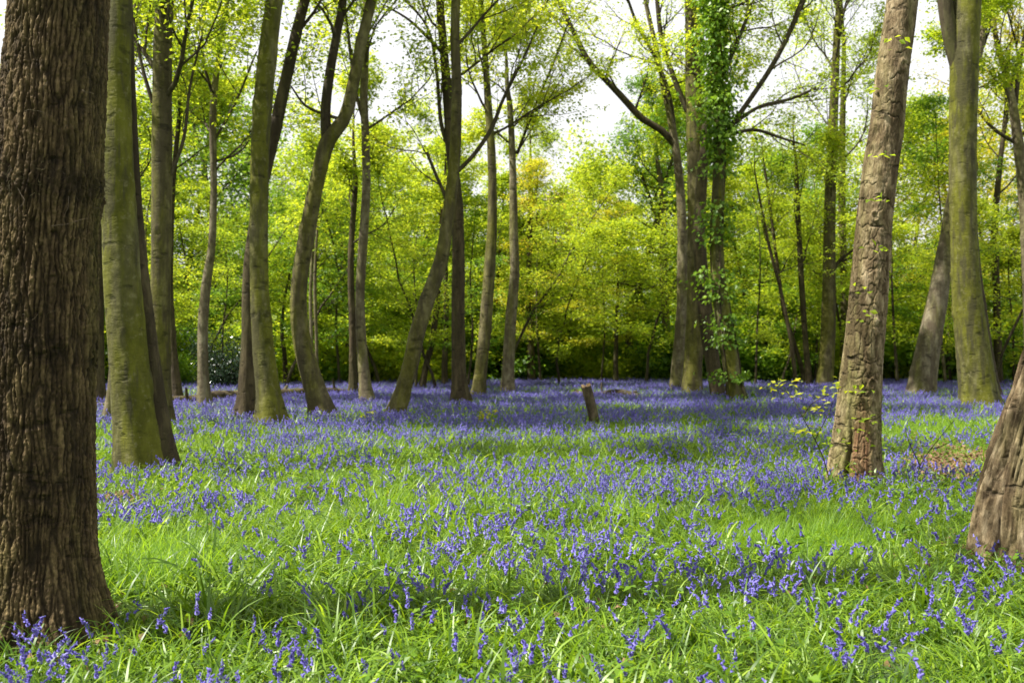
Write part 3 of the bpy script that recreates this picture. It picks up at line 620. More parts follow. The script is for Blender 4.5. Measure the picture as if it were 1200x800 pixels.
# ------------------------------------------------------------------ ivy on the crooked trunk
def ivy():
    root_t, base, Qs, d = TREES['crooked mossy trunk carrying the climbing ivy']
    rng = np.random.default_rng(5)
    n = 6600; z = np.where(rng.random(n) < .62, H + (HOR - rng.uniform(-30, 190, n)) / F * d, H + (HOR - rng.uniform(190, 475, n)) / F * d)
    z = z + rng.normal(size=n) * .1
    # sprays leave the stem in tufts
    tuft = np.floor(z * 3.2); hz = _h(tuft, tuft * 0 + 3, tuft * 0, 1)
    low = z < H + (HOR - 190) / F * d
    keep = ~low | (hz > .45); z = z[keep]; n = len(z); low = low[keep]
    idx = np.clip(np.searchsorted(Qs[:, 2], z), 0, len(Qs) - 1)
    th = rng.uniform(0, 2 * PI, n); o = np.stack([np.cos(th), np.sin(th), 0 * th], 1)
    ext = np.abs(rng.normal(size=n)) * np.where(low, .24, .26) * (1 + 1.3 * fbm(z * 1.6, th * .8, s=3, o=3))
    P = Qs[idx, :3] * np.array([1, 1, 0]) + 0 + np.array([0, 0, 1.]) * z[:, None] + o * (Qs[idx, 3] + .03 + ext)[:, None]
    ax = o * .6 + rng.normal(size=(n, 3)) * .5 - UP * .5; nr = o * .8 + rng.normal(size=(n, 3)) * .35 + UP * .6
    l = rng.uniform(.07, .17, n)
    V, Q = leaf_quads(P, ax, nr, l, l * .8)
    b0 = base + np.array([.12, -.3, .0])
    iv = bpy.data.objects.new('climbing_ivy', None); COL.objects.link(iv); iv.location = b0
    tag(iv, 'bright green leafy ivy climbing the crooked mossy trunk', 'ivy')
    link('ivy_leaves', mesh_np('ivy_leaves', V - b0, Q, [M['leaf_ivy']], False), iv)
    B = Bag()
    for k in range(7):
        s_ = Qs[::3]; t = np.linspace(0, 1, len(s_)); a = k * .9 + 1.2 * np.sin(t * 5 + k) + t * 2
        B.tube(s_[:, :3] + np.stack([np.cos(a), np.sin(a), a * 0], 1) * (s_[:, 3:4] * (1.0 + .35 * np.exp(-t[:, None] * 30)) + .012), np.linspace(.022, .008, len(s_)), 5)
    link('ivy_stems', B.mesh('ivy_stems', [M['deadwood']], True, b0), iv)
ivy()

# ------------------------------------------------------------------ background trees
def bg_variant(seed, Ht, zlow, R, nbr, per, size, kind='layered', thin=1.0):
    rng = np.random.default_rng(seed); B = Bag(); pos = []; axs = []
    P, Rr, D = limb(rng, [0, 0, -.1], [rng.normal() * .05, rng.normal() * .05, 1], Ht * .96, Ht * .0155 * thin, 12, .06 if thin == 1 else .09, .04, .12)
    B.tube(P, Rr, 8)
    for k in range(nbr):
        t = zlow / Ht + (1 - zlow / Ht) * ((k + rng.random()) / nbr) ** .9
        f = min(t, .98) * 12; i = int(f); q = P[i] + (P[i + 1] - P[i]) * (f - i)
        az = k * 2.4 + rng.normal() * .4
        prof = math.sin(PI * min(1, max(.12, (t - zlow / Ht) / (1 - zlow / Ht) * .85 + .18))) ** .7
        L = R * prof * rng.uniform(.65, 1.2)
        el = rng.uniform(.05, .5) + .75 * max(0, t - .55)
        d0 = np.array([math.cos(az) * math.cos(el), math.sin(az) * math.cos(el), math.sin(el)])
        bP, bR, bD = limb(rng, q, d0, L, max(.012, Ht * .0035 * thin * (1.3 - t)), 7, .15, -.01 if kind == 'layered' else .06, .25)
        B.tube(bP, bR, 5)
        for j in range(2, 8):
            for s_ in (-1, 1):
                if rng.random() < .2: continue
                sd = unit(np.cross(bD[j], UP) * s_ * .9 + bD[j] * .75 + rng.normal(size=3) * .15)
                sL = L * rng.uniform(.16, .34) * (1.15 - j / 10)
                sP, sR, sD = limb(rng, bP[j], sd, sL, .012, 4, .16, -.03, .3); B.tube(sP, sR, 3)
                for m_ in range(1, 5): pos.append(sP[m_]); axs.append(sD[m_])
    pos = np.array(pos); axs = np.array(axs)
    pos = np.repeat(pos, per, 0); axs = np.repeat(axs, per, 0); n = len(pos)
    off = rng.normal(size=(n, 3)) * np.array([.34, .34, .11]) * (R / 4)
    if kind != 'layered': off[:, 2] *= 2.4
    ax = axs * .6 + rng.normal(size=(n, 3)) * .7; ax[:, 2] = ax[:, 2] * .35 - .1
    nr = rng.normal(size=(n, 3)) * (.4 if kind == 'layered' else .7) + UP
    l = size * rng.uniform(.6, 1.3, n)
    V, Q = leaf_quads(pos + off, ax, nr, l, l * .62)
    return B, V, Q

def make_variant(i, mat, *a, **k):
    B, V, Q = bg_variant(*a, **k)
    return dict(H=a[1], wood=B.mesh('background_wood', [M['twig']], True), V=(V, Q), m={})

VAR = [make_variant(0, None, 101, 12., 1.3, 4.4, 36, 13, .15), make_variant(1, None, 102, 12., 1.0, 3.9, 32, 14, .15),
       make_variant(2, None, 103, 12., 2.2, 3.9, 36, 13, .15, kind='upright'), make_variant(3, None, 104, 12., 2.6, 3.8, 34, 8, .14, kind='upright'),
       make_variant(4, None, 105, 7., .5, 3.4, 28, 15, .13), make_variant(5, None, 106, 7., .35, 3.0, 30, 15, .125, kind='upright'),
       make_variant(6, None, 107, 9., 2.4, 3.9, 22, 11, .13), make_variant(7, None, 108, 12., 2.4, 2.8, 28, 6, .125, kind='upright', thin=.45), make_variant(8, None, 109, 12., 1.9, 3.1, 24, 7, .125, thin=.4)]
def crown_mesh(v, mat):
    if mat not in VAR[v]['m']:
        VAR[v]['m'][mat] = mesh_np('background_crown', VAR[v]['V'][0], VAR[v]['V'][1], [M[mat]], False)
    return VAR[v]['m'][mat]

MARKS = [(30, 'massive oak'), (112, 'dim brown trunk'), (150, 'mossy beech'), (188, 'straight olive trunk'), (240, 'slim kinked trunk'),
         (291, 'curved brown trunk'), (318, 'tall mossy trunk'), (368, 'S-curved trunk'), (425, 'slender pale trunk'), (478, 'strongly leaning trunk'),
         (538, 'dark-streaked trunk'), (567, 'tapering grey trunk'), (600, 'pale kinked trunk'), (690, 'slanted stump'), (745, 'open gap'),
         (813, 'three-stemmed clump'), (858, 'ivy trunk'), (925, 'thin poles'), (972, 'straight grey trunk'), (1015, 'cracked trunk'),
         (1092, 'crossing trunk'), (1142, 'big green trunk'), (1205, 'right edge')]
USED = set()
def where(px):
    l = [m_ for m_ in MARKS if m_[0] <= px]; r_ = [m_ for m_ in MARKS if m_[0] > px]
    if not l: return 'beyond the oak at left edge'
    if not r_: return 'at the right edge'
    if px - l[-1][0] < 12: return 'straight behind ' + l[-1][1]
    if r_[0][0] - px < 12: return 'straight behind ' + r_[0][1]
    return 'between ' + l[-1][1] + ' and ' + r_[0][1]

def unique(lab, px):
    if lab in USED: lab += ', farther right'
    k = 0
    while lab in USED: k += 1; lab = lab.replace('farther right', 'rightmost') + ('' if k < 2 else ' one')
    USED.add(lab); return lab
SH = {'leaf_fresh': 'yellow-green', 'leaf_mid': 'deeper green', 'leaf_yellow': 'bright yellow', 'leaf_bronze': 'orange-tinged'}
rg = np.random.default_rng(77)
ROWS = [
 ('back row', 58, [(-25, 110, 2, 'leaf_mid'), (75, 90, 3, 'leaf_fresh'), (200, 95, 2, 'leaf_mid'), (292, 160, 3, 'leaf_fresh'), (395, 175, 2, 'leaf_fresh'), (482, 148, 0, 'leaf_fresh'), (552, 170, 1, 'leaf_fresh'), (640, 205, 3, 'leaf_bronze'),
                   (700, 185, 2, 'leaf_fresh'), (790, 150, 2, 'leaf_mid'), (893, 175, 3, 'leaf_fresh'), (985, 140, 3, 'leaf_mid'), (1060, 150, 3, 'leaf_yellow'), (1120, 120, 3, 'leaf_fresh'), (1215, 100, 3, 'leaf_yellow')]),
 ('middle row', 49, [(45, 150, 0, 'leaf_fresh'), (168, 130, 2, 'leaf_fresh'), (262, 75, 3, 'leaf_mid'), (345, 235, 0, 'leaf_fresh'), (445, 215, 1, 'leaf_fresh'), (520, 230, 0, 'leaf_mid'), (585, 215, 1, 'leaf_fresh'), (665, 225, 2, 'leaf_fresh'),
                     (738, 92, 2, 'leaf_fresh'), (880, 235, 0, 'leaf_fresh'), (945, 175, 2, 'leaf_mid'), (1035, 130, 3, 'leaf_fresh'), (1165, 150, 3, 'leaf_yellow')]),
 ('front row', 44, [(62, 215, 4, 'leaf_fresh'), (152, 300, 5, 'leaf_fresh'), (218, 235, 6, 'leaf_fresh'), (272, 330, 5, 'leaf_mid'), (335, 265, 6, 'leaf_fresh'), (398, 225, 4, 'leaf_fresh'), (462, 320, 5, 'leaf_mid'), (508, 255, 6, 'leaf_fresh'), (560, 345, 5, 'leaf_fresh'), (592, 235, 4, 'leaf_fresh'),
                    (655, 300, 5, 'leaf_fresh'), (722, 250, 6, 'leaf_fresh'), (745, 345, 5, 'leaf_mid'), (898, 225, 6, 'leaf_fresh'), (912, 335, 5, 'leaf_mid'), (955, 270, 4, 'leaf_fresh'), (1050, 235, 6, 'leaf_fresh'), (1075, 330, 5, 'leaf_mid'), (1112, 270, 6, 'leaf_fresh'), (1192, 255, 4, 'leaf_fresh')]),
 ('nearest row', 39, [(x_, y_, v_, ('leaf_fresh', 'leaf_mid', 'leaf_fresh', 'leaf_yellow', 'leaf_fresh')[(x_ * 7 + y_) % 5]) for x_, y_, v_ in ((8, -60, 7), (-22, 20, 8), (84, 60, 7), (176, 120, 8), (228, 150, 7), (262, 200, 8), (333, 110, 7), (346, 190, 8), (398, 140, 8), (446, 120, 7), (487, 180, 8), (512, 150, 7), (548, 210, 8), (585, 130, 7), (634, 170, 8), (655, 240, 7), (704, 210, 8), (756, 170, 7),
                    (885, 170, 8), (915, 210, 7), (955, 150, 8), (1000, 120, 7), (1052, 110, 8), (1070, 170, 7), (1108, 90, 8), (1160, 130, 7), (1188, 190, 8))])]
for rname, dd, items in ROWS:
    for px, ytop, v, mat in items:
        d = dd + rg.uniform(-3.5, 3.5); p = at(px, HOR, d)
        if dd > 45 and not 600 < px < 720: ytop -= 22
        ht = (HOR - ytop) / F * d + H; s_ = ht / VAR[v]['H']
        root = bpy.data.objects.new('background_tree', None); COL.objects.link(root)
        root.location = (p[0], d, gz1(p[0], d)); root.rotation_euler = (0, 0, rg.uniform(0, 6.28))
        sx = s_ * (1.0 if ht > 8 else 1.25); root.scale = (sx, sx, s_)
        lab = unique(f"{SH[mat]} {dict(enumerate(['layered', 'layered', 'loose', 'loose', 'layered', 'loose', 'layered', 'slim', 'slim']))[v]} tree, {rname}, {where(px)}", px)
        tag(root, lab, 'tree', 'background trees at the edge of the glade')
        link('trunk', VAR[v]['wood'], root); link('crown', crown_mesh(v, mat), root)

# ------------------------------------------------------------------ shrubs
def shrub_mesh(seed, Ht, R, n, size, nst=16):
    rng = np.random.default_rng(seed); B = Bag(); tips = []
    for k in range(nst):
        az = rng.uniform(0, 6.28); el = rng.uniform(.5, 1.4)
        P, Rr, D = limb(rng, [math.cos(az) * .1, math.sin(az) * .1, -.05], [math.cos(az) * math.cos(el) * R / Ht * 1.6, math.sin(az) * math.cos(el) * R / Ht * 1.6, math.sin(el)], Ht * rng.uniform(.6, 1.05), .014, 7, .18, .03, .3)
        B.tube(P, Rr, 4)
        for j in range(1, 8): tips.append((P[j], D[j]))
    t = rng.integers(0, len(tips), n); pos = np.array([tips[i][0] for i in t]); D = np.array([tips[i][1] for i in t])
    pos = pos + rng.normal(size=(n, 3)) * np.array([.24, .24, .14]); pos[:, 2] = np.abs(pos[:, 2]) + .03
    ax = D * .3 + rng.normal(size=(n, 3)) * .7 - UP * .15; nr = rng.normal(size=(n, 3)) * .6 + UP
    l = size * rng.uniform(.6, 1.3, n)
    return B.mesh('shrub_stems', [M['twig']], True), leaf_quads(pos, ax, nr, l, l * .66)
SHV = [shrub_mesh(201, 2.2, 1.4, 4200, .15), shrub_mesh(202, 2.6, 1.2, 4400, .14), shrub_mesh(203, 1.6, 1.5, 3600, .17), shrub_mesh(204, 2.4, 1.3, 6500, .085, 26)]
SHM = {}
def shrub(name, px, d, ht, v, mat, label, cat='shrub', group='shrubs along the far edge of the glade', wide=1.0):
    p = at(px, HOR, d); root = bpy.data.objects.new(name, None); COL.objects.link(root)
    root.location = (p[0], d, gz1(p[0], d)); root.rotation_euler = (0, 0, rg.uniform(0, 6.28)); s_ = ht / (2.2, 2.6, 1.6, 2.4)[v]; root.scale = (s_ * wide, s_ * wide, s_)
    tag(root, label, cat, group)
    if (v, mat) not in SHM: SHM[v, mat] = mesh_np('shrub_leaves', SHV[v][1][0], SHV[v][1][1], [M[mat]], False)
    link('stems', SHV[v][0], root); link('foliage', SHM[v, mat], root)
shrub('holly_bush', 265, 37, 2.5, 3, 'leaf_holly', 'dark glossy holly bush behind the slim pale kinked trunk', 'bush', None, 1.0)
for i, px in enumerate(range(-30, 1240, 38)):
    for row in (0, 1):
        x = px + (19 if row else 0) + rg.uniform(-7, 7); d = (45 if row == 0 else 50) + rg.uniform(-1.5, 2.5); v = int(rg.integers(0, 3))
        if x < 330: d -= 4
        mat = ('leaf_mid', 'leaf_fresh', 'leaf_fresh', 'leaf_ivy')[int(rg.integers(0, 4))]
        ht = rg.uniform(1.7, 3.3) + (1.0 if row else 0)
        shrub('shrub', x, d, ht, v, mat, unique(f"{'low' if ht < 2.3 else 'tall'} {dict(leaf_mid='deep green', leaf_fresh='light green', leaf_ivy='mid green')[mat]} shrub, {'front' if row == 0 else 'rear'} undergrowth, {where(x)}", x), wide=1.25)

# ------------------------------------------------------------------ scatter (stuff only)
HID = bpy.data.collections.new('prototypes')
def scatter(name, protos, P, rot, scl, idx, mats=None):
    me = bpy.data.meshes.new(name); n = len(P)
    me.vertices.add(n); me.vertices.foreach_set('co', np.asarray(P, np.float32).ravel())
    a = me.attributes.new('rot', 'FLOAT_VECTOR', 'POINT'); a.data.foreach_set('vector', np.asarray(rot, np.float32).ravel())
    a = me.attributes.new('scl', 'FLOAT', 'POINT'); a.data.foreach_set('value', np.asarray(scl, np.float32).ravel())
    a = me.attributes.new('idx', 'INT', 'POINT'); a.data.foreach_set('value', np.asarray(idx, np.int32).ravel())
    o = link(name, me)
    c = bpy.data.collections.new(name + '_kinds')
    for k, pm in enumerate(protos):
        c.objects.link(bpy.data.objects.new(f'{name}_{k:02d}', pm))
    ng = bpy.data.node_groups.new(name, 'GeometryNodeTree')
    ng.interface.new_socket('Geometry', in_out='INPUT', socket_type='NodeSocketGeometry'); ng.interface.new_socket('Geometry', in_out='OUTPUT', socket_type='NodeSocketGeometry')
    gi = ng.nodes.new('NodeGroupInput'); go = ng.nodes.new('NodeGroupOutput')
    ci = ng.nodes.new('GeometryNodeCollectionInfo'); ci.inputs['Collection'].default_value = c; ci.inputs['Separate Children'].default_value = True; ci.inputs['Reset Children'].default_value = True
    ip = ng.nodes.new('GeometryNodeInstanceOnPoints'); ip.inputs['Pick Instance'].default_value = True
    def na(nm, dt):
        q = ng.nodes.new('GeometryNodeInputNamedAttribute'); q.data_type = dt; q.inputs['Name'].default_value = nm; return q.outputs['Attribute']
    er = ng.nodes.new('FunctionNodeEulerToRotation'); L = ng.links
    L.new(na('rot', 'FLOAT_VECTOR'), er.inputs[0]); L.new(er.outputs[0], ip.inputs['Rotation'])
    L.new(na('scl', 'FLOAT'), ip.inputs['Scale']); L.new(na('idx', 'INT'), ip.inputs['Instance Index'])
    L.new(gi.outputs[0], ip.inputs['Points']); L.new(ci.outputs[0], ip.inputs['Instance']); L.new(ip.outputs[0], go.inputs[0])
    md = o.modifiers.new('scatter', 'NODES'); md.node_group = ng
    return o

# far-off wood behind the glade: one mass
def join_variant(v, mat):
    W = VAR[v]['wood']; n = len(W.vertices); co = np.empty(n * 3, np.float32); W.vertices.foreach_get('co', co)
    q = np.empty(len(W.loops), np.int32); W.loops.foreach_get('vertex_index', q); q = q.reshape(-1, 4)
    V, Q = VAR[v]['V']; return mesh_np('far_tree', np.vstack([co.reshape(-1, 3), V]), np.vstack([q, Q + n]), [M['twig'], M[mat]], False, np.r_[np.zeros(len(q)), np.ones(len(Q))])
fr = np.random.default_rng(9); FP = []; FS = []; FI = []
for d in (64, 69, 75, 82, 90, 99):
    for x in np.arange(-d * .72, d * .72, 5.4):
        FP.append((x + fr.normal() * 1.2, d + fr.normal() * 1.5, 0)); FS.append(fr.uniform(.72, .98)); FI.append(fr.integers(0, 6))
w_ = scatter('distant_wood', [join_variant(0, 'leaf_fresh'), join_variant(1, 'leaf_mid'), join_variant(2, 'leaf_mid'), join_variant(2, 'leaf_fresh'), join_variant(4, 'leaf_mid'), join_variant(5, 'leaf_mid')],
             FP, [(0, 0, fr.uniform(0, 6.28)) for _ in FP], FS, FI)
tag(w_, kind='stuff')

# ------------------------------------------------------------------ grass and strap leaves
def blades(seed, n, R, ln, wd, seg, lean, arch, mat, jit=.3):
    rng = np.random.default_rng(seed); B = Bag()
    for k in range(n):
        r_ = R * math.sqrt(rng.random()); a = rng.uniform(0, 6.28); p = np.array([r_ * math.cos(a), r_ * math.sin(a), -.01])
        az = rng.uniform(0, 6.28); L = ln * rng.uniform(.55, 1.2); w = wd * rng.uniform(.7, 1.25)
        o = np.array([math.cos(az), math.sin(az), 0]); s_ = np.array([-o[1], o[0], 0])
        th = lean * rng.uniform(.3, 1.3); cur = arch * rng.uniform(.3, 1.4); V = []
        tw = rng.normal() * .5
        for i in range(seg + 1):
            t = i / seg; ww = w * .5 * (1 - t ** 2.2) * (.6 + .8 * min(t * 3, 1) * .5)
            sd = s_ * math.cos(tw * t) + UP * math.sin(tw * t)
            V += [p - sd * ww, p + sd * ww]
            ang = th + cur * t; p = p + (o * math.sin(ang) + UP * math.cos(ang)) * L / seg
        Q = [[2 * i, 2 * i + 1, 2 * i + 3, 2 * i + 2] for i in range(seg)]
        B.add(np.array(V), Q)
    me = B.mesh('grass_clump', [M[mat]], True); return me

near_g = [blades(300 + i, 24, .15, .33, .0125, 7, .4, 2.2, 'grass') for i in range(5)] + [blades(310 + i, 22, .13, .24, .008, 5, .55, 2.0, 'grass') for i in range(3)]
fine_g = [blades(320 + i, 48, .14, .26, .0050, 5, .35, 1.4, 'grass_fine') for i in range(4)]
far_g = [blades(330 + i, 16, .26, .27, .020, 3, .4, 1.5, 'grass') for i in range(4)]
fine_far = [blades(340 + i, 26, .22, .24, .010, 3, .3, 1.0, 'grass_fine') for i in range(3)]

def px_of(X, Y): return 600 + F * X / Y, HOR + F * H / Y
def blob(px, py, cx, cy, rx, ry): return np.exp(-(((px - cx) / rx) ** 2 + ((py - cy) / ry) ** 2))
def fine_frac(X, Y):  # finer grass kind; its brighter green also stands in for sunlit patches
    px, py = px_of(X, Y)
    v = 1.1 * blob(px, py, 950, 648, 120, 42) + 1.0 * blob(px, py, 195, 672, 85, 48) + .7 * blob(px, py, 470, 600, 170, 28) + .6 * blob(px, py, 760, 605, 120, 22) + .7 * blob(px, py, 1090, 510, 60, 22) + .5 * blob(px, py, 240, 470, 40, 8)
    return v + .25 * fbm(X * .8, Y * .8, s=51, o=3)
def bell_dens(X, Y):
    """plants per square metre"""
    px, py = px_of(X, Y)
    b = np.interp(py, [410, 470, 500, 530, 565, 620, 700, 800], [88, 92, 82, 70, 54, 48, 40, 26])
    n = np.clip(.62 + 1.5 * fbm(X * .45, Y * .45, s=61, o=3) + .7 * fbm(X * 1.9, Y * 1.9, s=62, o=2), .05, 2.4)
    n = np.where(py < 500, .55 + .45 * n, n)
    g = 1.0 * blob(px, py, 960, 640, 110, 26) + 1.0 * blob(px, py, 200, 685, 90, 34) + .75 * blob(px, py, 470, 598, 170, 26) + .6 * blob(px, py, 760, 612, 120, 18) + .8 * blob(px, py, 1080, 512, 60, 16) + .9 * blob(px, py, 235, 468, 50, 7) + .6 * blob(px, py, 640, 735, 160, 30)
    v = .8 * blob(px, py, 620, 680, 330, 28) + .8 * blob(px, py, 300, 510, 160, 18) + .7 * blob(px, py, 880, 680, 110, 30) + .8 * blob(px, py, 200, 620, 110, 24) + .5 * blob(px, py, 850, 600, 300, 30)
    return b * n * np.clip(1 - g, .04, 1) * (1 + v)

def wedge(rng, d0, d1, dens, marg=.66, pad=1.2):
    area = (d1 - d0) * (d1 + d0) * marg * 1.0 + 2 * pad * (d1 - d0)
    n = int(area * dens * 1.0)
    Y = np.sqrt(rng.uniform(d0 ** 2, d1 ** 2, n)); X = rng.uniform(-1, 1, n) * (Y * marg + pad)
    return X, Y
TR = np.array([(r_[1][0], r_[1][1], max(.16, float(r_[2][0][3]) * 1.15)) for r_ in TREES.values()])
LOGSEG = [((196, 26, 276, 28), .9), ((282, 29, 412, 33), .9), ((100, 24, 136, 25), .7), ((672, 32, 748, 31), .8)]
def clear(X, Y, k=1.0):
    ok = np.ones(len(X), bool)
    px_, py_ = 600 + F * X / Y, HOR + F * H / Y
    for cx_, cy_, rx_, ry_ in ((1112, 550, 42, 15), (1165, 545, 26, 16), (137, 592, 22, 8)):
        ok &= ((px_ - cx_) / rx_) ** 2 + ((py_ - cy_) / ry_) ** 2 + .5 * fbm(X * 3, Y * 3, s=88, o=2) > .8
    for (xa, da, xb, db), wd_ in LOGSEG:
        A = np.array([(xa - 600) / F * da, da]); Bv = np.array([(xb - 600) / F * db, db]); ab = Bv - A
        t = np.clip(((X - A[0]) * ab[0] + (Y - A[1]) * ab[1]) / ab.dot(ab), 0, 1)
        dx, dy = X - A[0] - t * ab[0], Y - A[1] - t * ab[1]
        ok &= ~((np.abs(dy + wd_ * .9) < wd_ * 1.5) & (np.abs(dx) < .4))
    for x, y, r_ in TR: ok &= np.hypot(X - x, Y - y) > r_ * k
    return ok

gr = np.random.default_rng(21); GP, GR, GS, GI = [], [], [], []
protos = near_g + fine_g + far_g + fine_far
for d0, d1, dens, kind in ((3.2, 9, 72, 'n'), (9, 19, 32, 'n'), (19, 62, 11, 'f')):
    X, Y = wedge(gr, d0, d1, dens); k = clear(X, Y, .9); X, Y = X[k], Y[k]; n = len(X)
    ff = fine_frac(X, Y) + gr.normal(size=n) * .12 > .62
    if kind == 'n': ii = np.where(ff, 8 + gr.integers(0, 4, n), gr.integers(0, 8, n))
    else: ii = np.where(ff, 16 + gr.integers(0, 3, n), 12 + gr.integers(0, 4, n))
    GP.append(np.stack([X, Y, gz(X, Y)], 1)); GR.append(np.stack([gr.normal(size=n) * .10, gr.normal(size=n) * .10, gr.uniform(0, 6.28, n)], 1))
    GS.append(gr.uniform(.7, 1.2, n) * np.clip(1 + .35 * fbm(X * .9, Y * .9, s=77, o=2), .6, 1.4)); GI.append(ii)
tag(scatter('grass', protos, np.vstack(GP), np.vstack(GR), np.concatenate(GS), np.concatenate(GI)), kind='stuff')

# green ground cover beyond the flowers
X, Y = wedge(gr, 44, 64, 3.0); n = len(X)
cov = [mesh_np('cover', *(lambda r_: (r_[0], r_[1]))(leaf_quads(*(lambda rr, m_: (np.stack([rr.normal(size=m_) * .35, rr.normal(size=m_) * .35, np.abs(rr.normal(size=m_)) * .22 + .08], 1), rr.normal(size=(m_, 3)), rr.normal(size=(m_, 3)) * .5 + UP, rr.uniform(.08, .17, m_), rr.uniform(.05, .1, m_)))(np.random.default_rng(400 + i), 70))), [M['leaf_mid' if i % 2 else 'leaf_fresh']], False) for i in range(4)]
tag(scatter('ground_cover', cov, np.stack([X, Y, gz(X, Y)], 1), np.stack([X * 0, X * 0, gr.uniform(0, 6.28, n)], 1), gr.uniform(.7, 1.5, n) * np.clip((Y - 40) / 12, .3, 1), gr.integers(0, 4, n)), kind='stuff')

weed = [mesh_np('weed', *leaf_quads(*(lambda rr, m_: (np.stack([rr.normal(size=m_) * .07, rr.normal(size=m_) * .07, rr.uniform(.08, .20, m_)], 1), rr.normal(size=(m_, 3)) * np.array([1, 1, .3]), rr.normal(size=(m_, 3)) * .3 + UP, rr.uniform(.025, .05, m_), rr.uniform(.018, .035, m_)))(np.random.default_rng(450 + i), 26)), [M['leaf_ivy']], False) for i in range(5)]
X, Y = wedge(gr, 3.5, 20, 5.0); k = fbm(X * .7, Y * .7, s=91, o=2) > .0; X, Y = X[k], Y[k]; n = len(X)
tag(scatter('low_weeds', weed, np.stack([X, Y, gz(X, Y)], 1), np.stack([X * 0, X * 0, gr.uniform(0, 6.28, n)], 1), gr.uniform(.7, 1.4, n), gr.integers(0, 5, n)), kind='stuff')

# ------------------------------------------------------------------ bluebells
def bell_geo(lod, s=1.0):
    """one hanging bell, mouth down, top at the origin"""
    rings, S = {2: ([(0, .0016), (-.004, .0040), (-.014, .0042), (-.0190, .0055), (-.0200, .0098)], 6), 1: ([(0, .002), (-.005, .0046), (-.015, .0048), (-.0205, .0098)], 5), 0: ([(.001, .003), (-.009, .0085), (-.021, .0105)], 3)}[lod]
    V = []
    for k, (z, r_) in enumerate(rings):
        for j in range(S):
            a = j * 2 * PI / S + (k * .0)
            tip = .0022 * (j % 2) if k == len(rings) - 1 else 0
            V.append((r_ * math.cos(a) * s, r_ * math.sin(a) * s, (z + tip) * s))
    return np.array(V), grid_q(len(rings), S)

def plant(seed, lod, h=None):
    rng = np.random.default_rng(seed); h = h or rng.uniform(.22, .33)
    nod = rng.uniform(.045, .115); az = rng.uniform(0, 6.28); o = np.array([math.cos(az), math.sin(az), 0])
    t = np.linspace(0, 1, {2: 12, 1: 7, 0: 3}[lod]); bend = nod * t ** 1.5 + nod * 1.2 * np.clip(t - .8, 0, 1) * 5 * .3
    P = o[None] * bend[:, None] + UP[None] * (h * (t - .10 * np.clip(t - .75, 0, 1) ** 2 * 16 * .4))[:, None]; P[0, 2] = -.02
    st = tube(P, np.linspace(.0022, .0011, len(t)) * (1 if lod else 1.4), {2: 5, 1: 4, 0: 3}[lod])
    nb = {2: rng.integers(5, 10), 1: rng.integers(5, 9), 0: 4}[lod]; bells = []
    for k in range(nb):
        u = .68 + .32 * (k + .7) / nb; i = u * (len(t) - 1); i0 = min(int(i), len(t) - 2); p = P[i0] + (P[i0 + 1] - P[i0]) * (i - i0)
        a = az + (rng.normal() * 1.0 if rng.random() < .6 else rng.uniform(0, 6.28)); oo = np.array([math.cos(a), math.sin(a), 0])
        q = p + oo * rng.uniform(.009, .024) + UP * rng.uniform(-.004, .005)
        V, Q = bell_geo(lod, rng.uniform(1.0, 1.3) * (.8 + .4 * (1 - k / nb)))
        tilt = rng.uniform(.05, 1.3); Rm = np.array(Matrix.Rotation(-tilt, 3, Vector(np.cross(oo, UP)).normalized())); V = V @ Rm.T
        ped = tube(np.array([p, (p + q) / 2 + UP * .003, q]), np.array([.0008] * 3), 3) if lod == 2 else None
        bells.append((V + q, Q, ped, q))
    return st, bells

def plant_bag(seed, lod, B=None, off=(0, 0, 0), h=None):
    B = B or Bag(); st, bells = plant(seed, lod, h)
    B.add(st[0] + np.array(off), st[1], 0)
    for V, Q, ped, _q in bells: B.add(V + np.array(off), Q, 1)
    return B

# prototypes with single bells as parts (nearest) and with one flower head (a little farther)
P2 = []
for s_ in range(8):
    st, bells = plant(500 + s_, 2)
    B = Bag(); B.add(st[0], st[1]); [B.add(b[2][0], b[2][1]) for b in bells]
    stem_me = B.mesh('bluebell_stem', [M['stem']], True)
    bell_me = [(mesh_np('bluebell_bell', b[0] - b[3], b[1], [M['bell']], True), b[3]) for b in bells]
    Bh = Bag(); [Bh.add(b[0], b[1]) for b in bells]; head_me = Bh.mesh('bluebell_head', [M['bell']], True)
    P2.append((stem_me, bell_me, head_me))

br = np.random.default_rng(31)
heads = [(33, 712, 2), (58, 716, 2), (84, 716, 2), (106, 730, 2), (35, 755, 5), (70, 748, 5), (60, 730, 3), (108, 742, 3), (30, 735, 2), (195, 770, 4), (250, 768, 7), (212, 785, 4), (280, 780, 4), (150, 722, 2), (172, 700, 3), (225, 702, 4), (300, 718, 3), (340, 722, 4), (420, 682, 7), (432, 785, 4), (480, 703, 4), (550, 785, 5), (575, 770, 4), (620, 752, 5), (650, 742, 5), (672, 788, 3), (585, 680, 5),
         (515, 672, 3), (640, 655, 7), (690, 648, 6), (725, 655, 3), (770, 690, 3), (850, 665, 6), (880, 670, 6), (920, 672, 4), (945, 680, 4), (970, 655, 3), (1010, 728, 5), (1040, 720, 4), (960, 700, 4), (1085, 783, 6), (1125, 790, 4), (1175, 730, 3), (1165, 655, 5), (1190, 650, 4), (850, 775, 3), (872, 790, 2), (1095, 690, 4),
         (1140, 700, 3), (400, 760, 3), (300, 775, 3), (350, 745, 3), (745, 745, 3), (790, 770, 2), (705, 760, 3), (460, 745, 2), (535, 735, 2), (1060, 660, 3), (1110, 655, 3)]
SP = []
for hx, hy, n in heads:
    d = F * (H - .27) / (hy - HOR); X0 = (hx - 600) / F * d
    for k in range(n): SP.append((X0 + br.normal() * .055, d + br.normal() * .07))
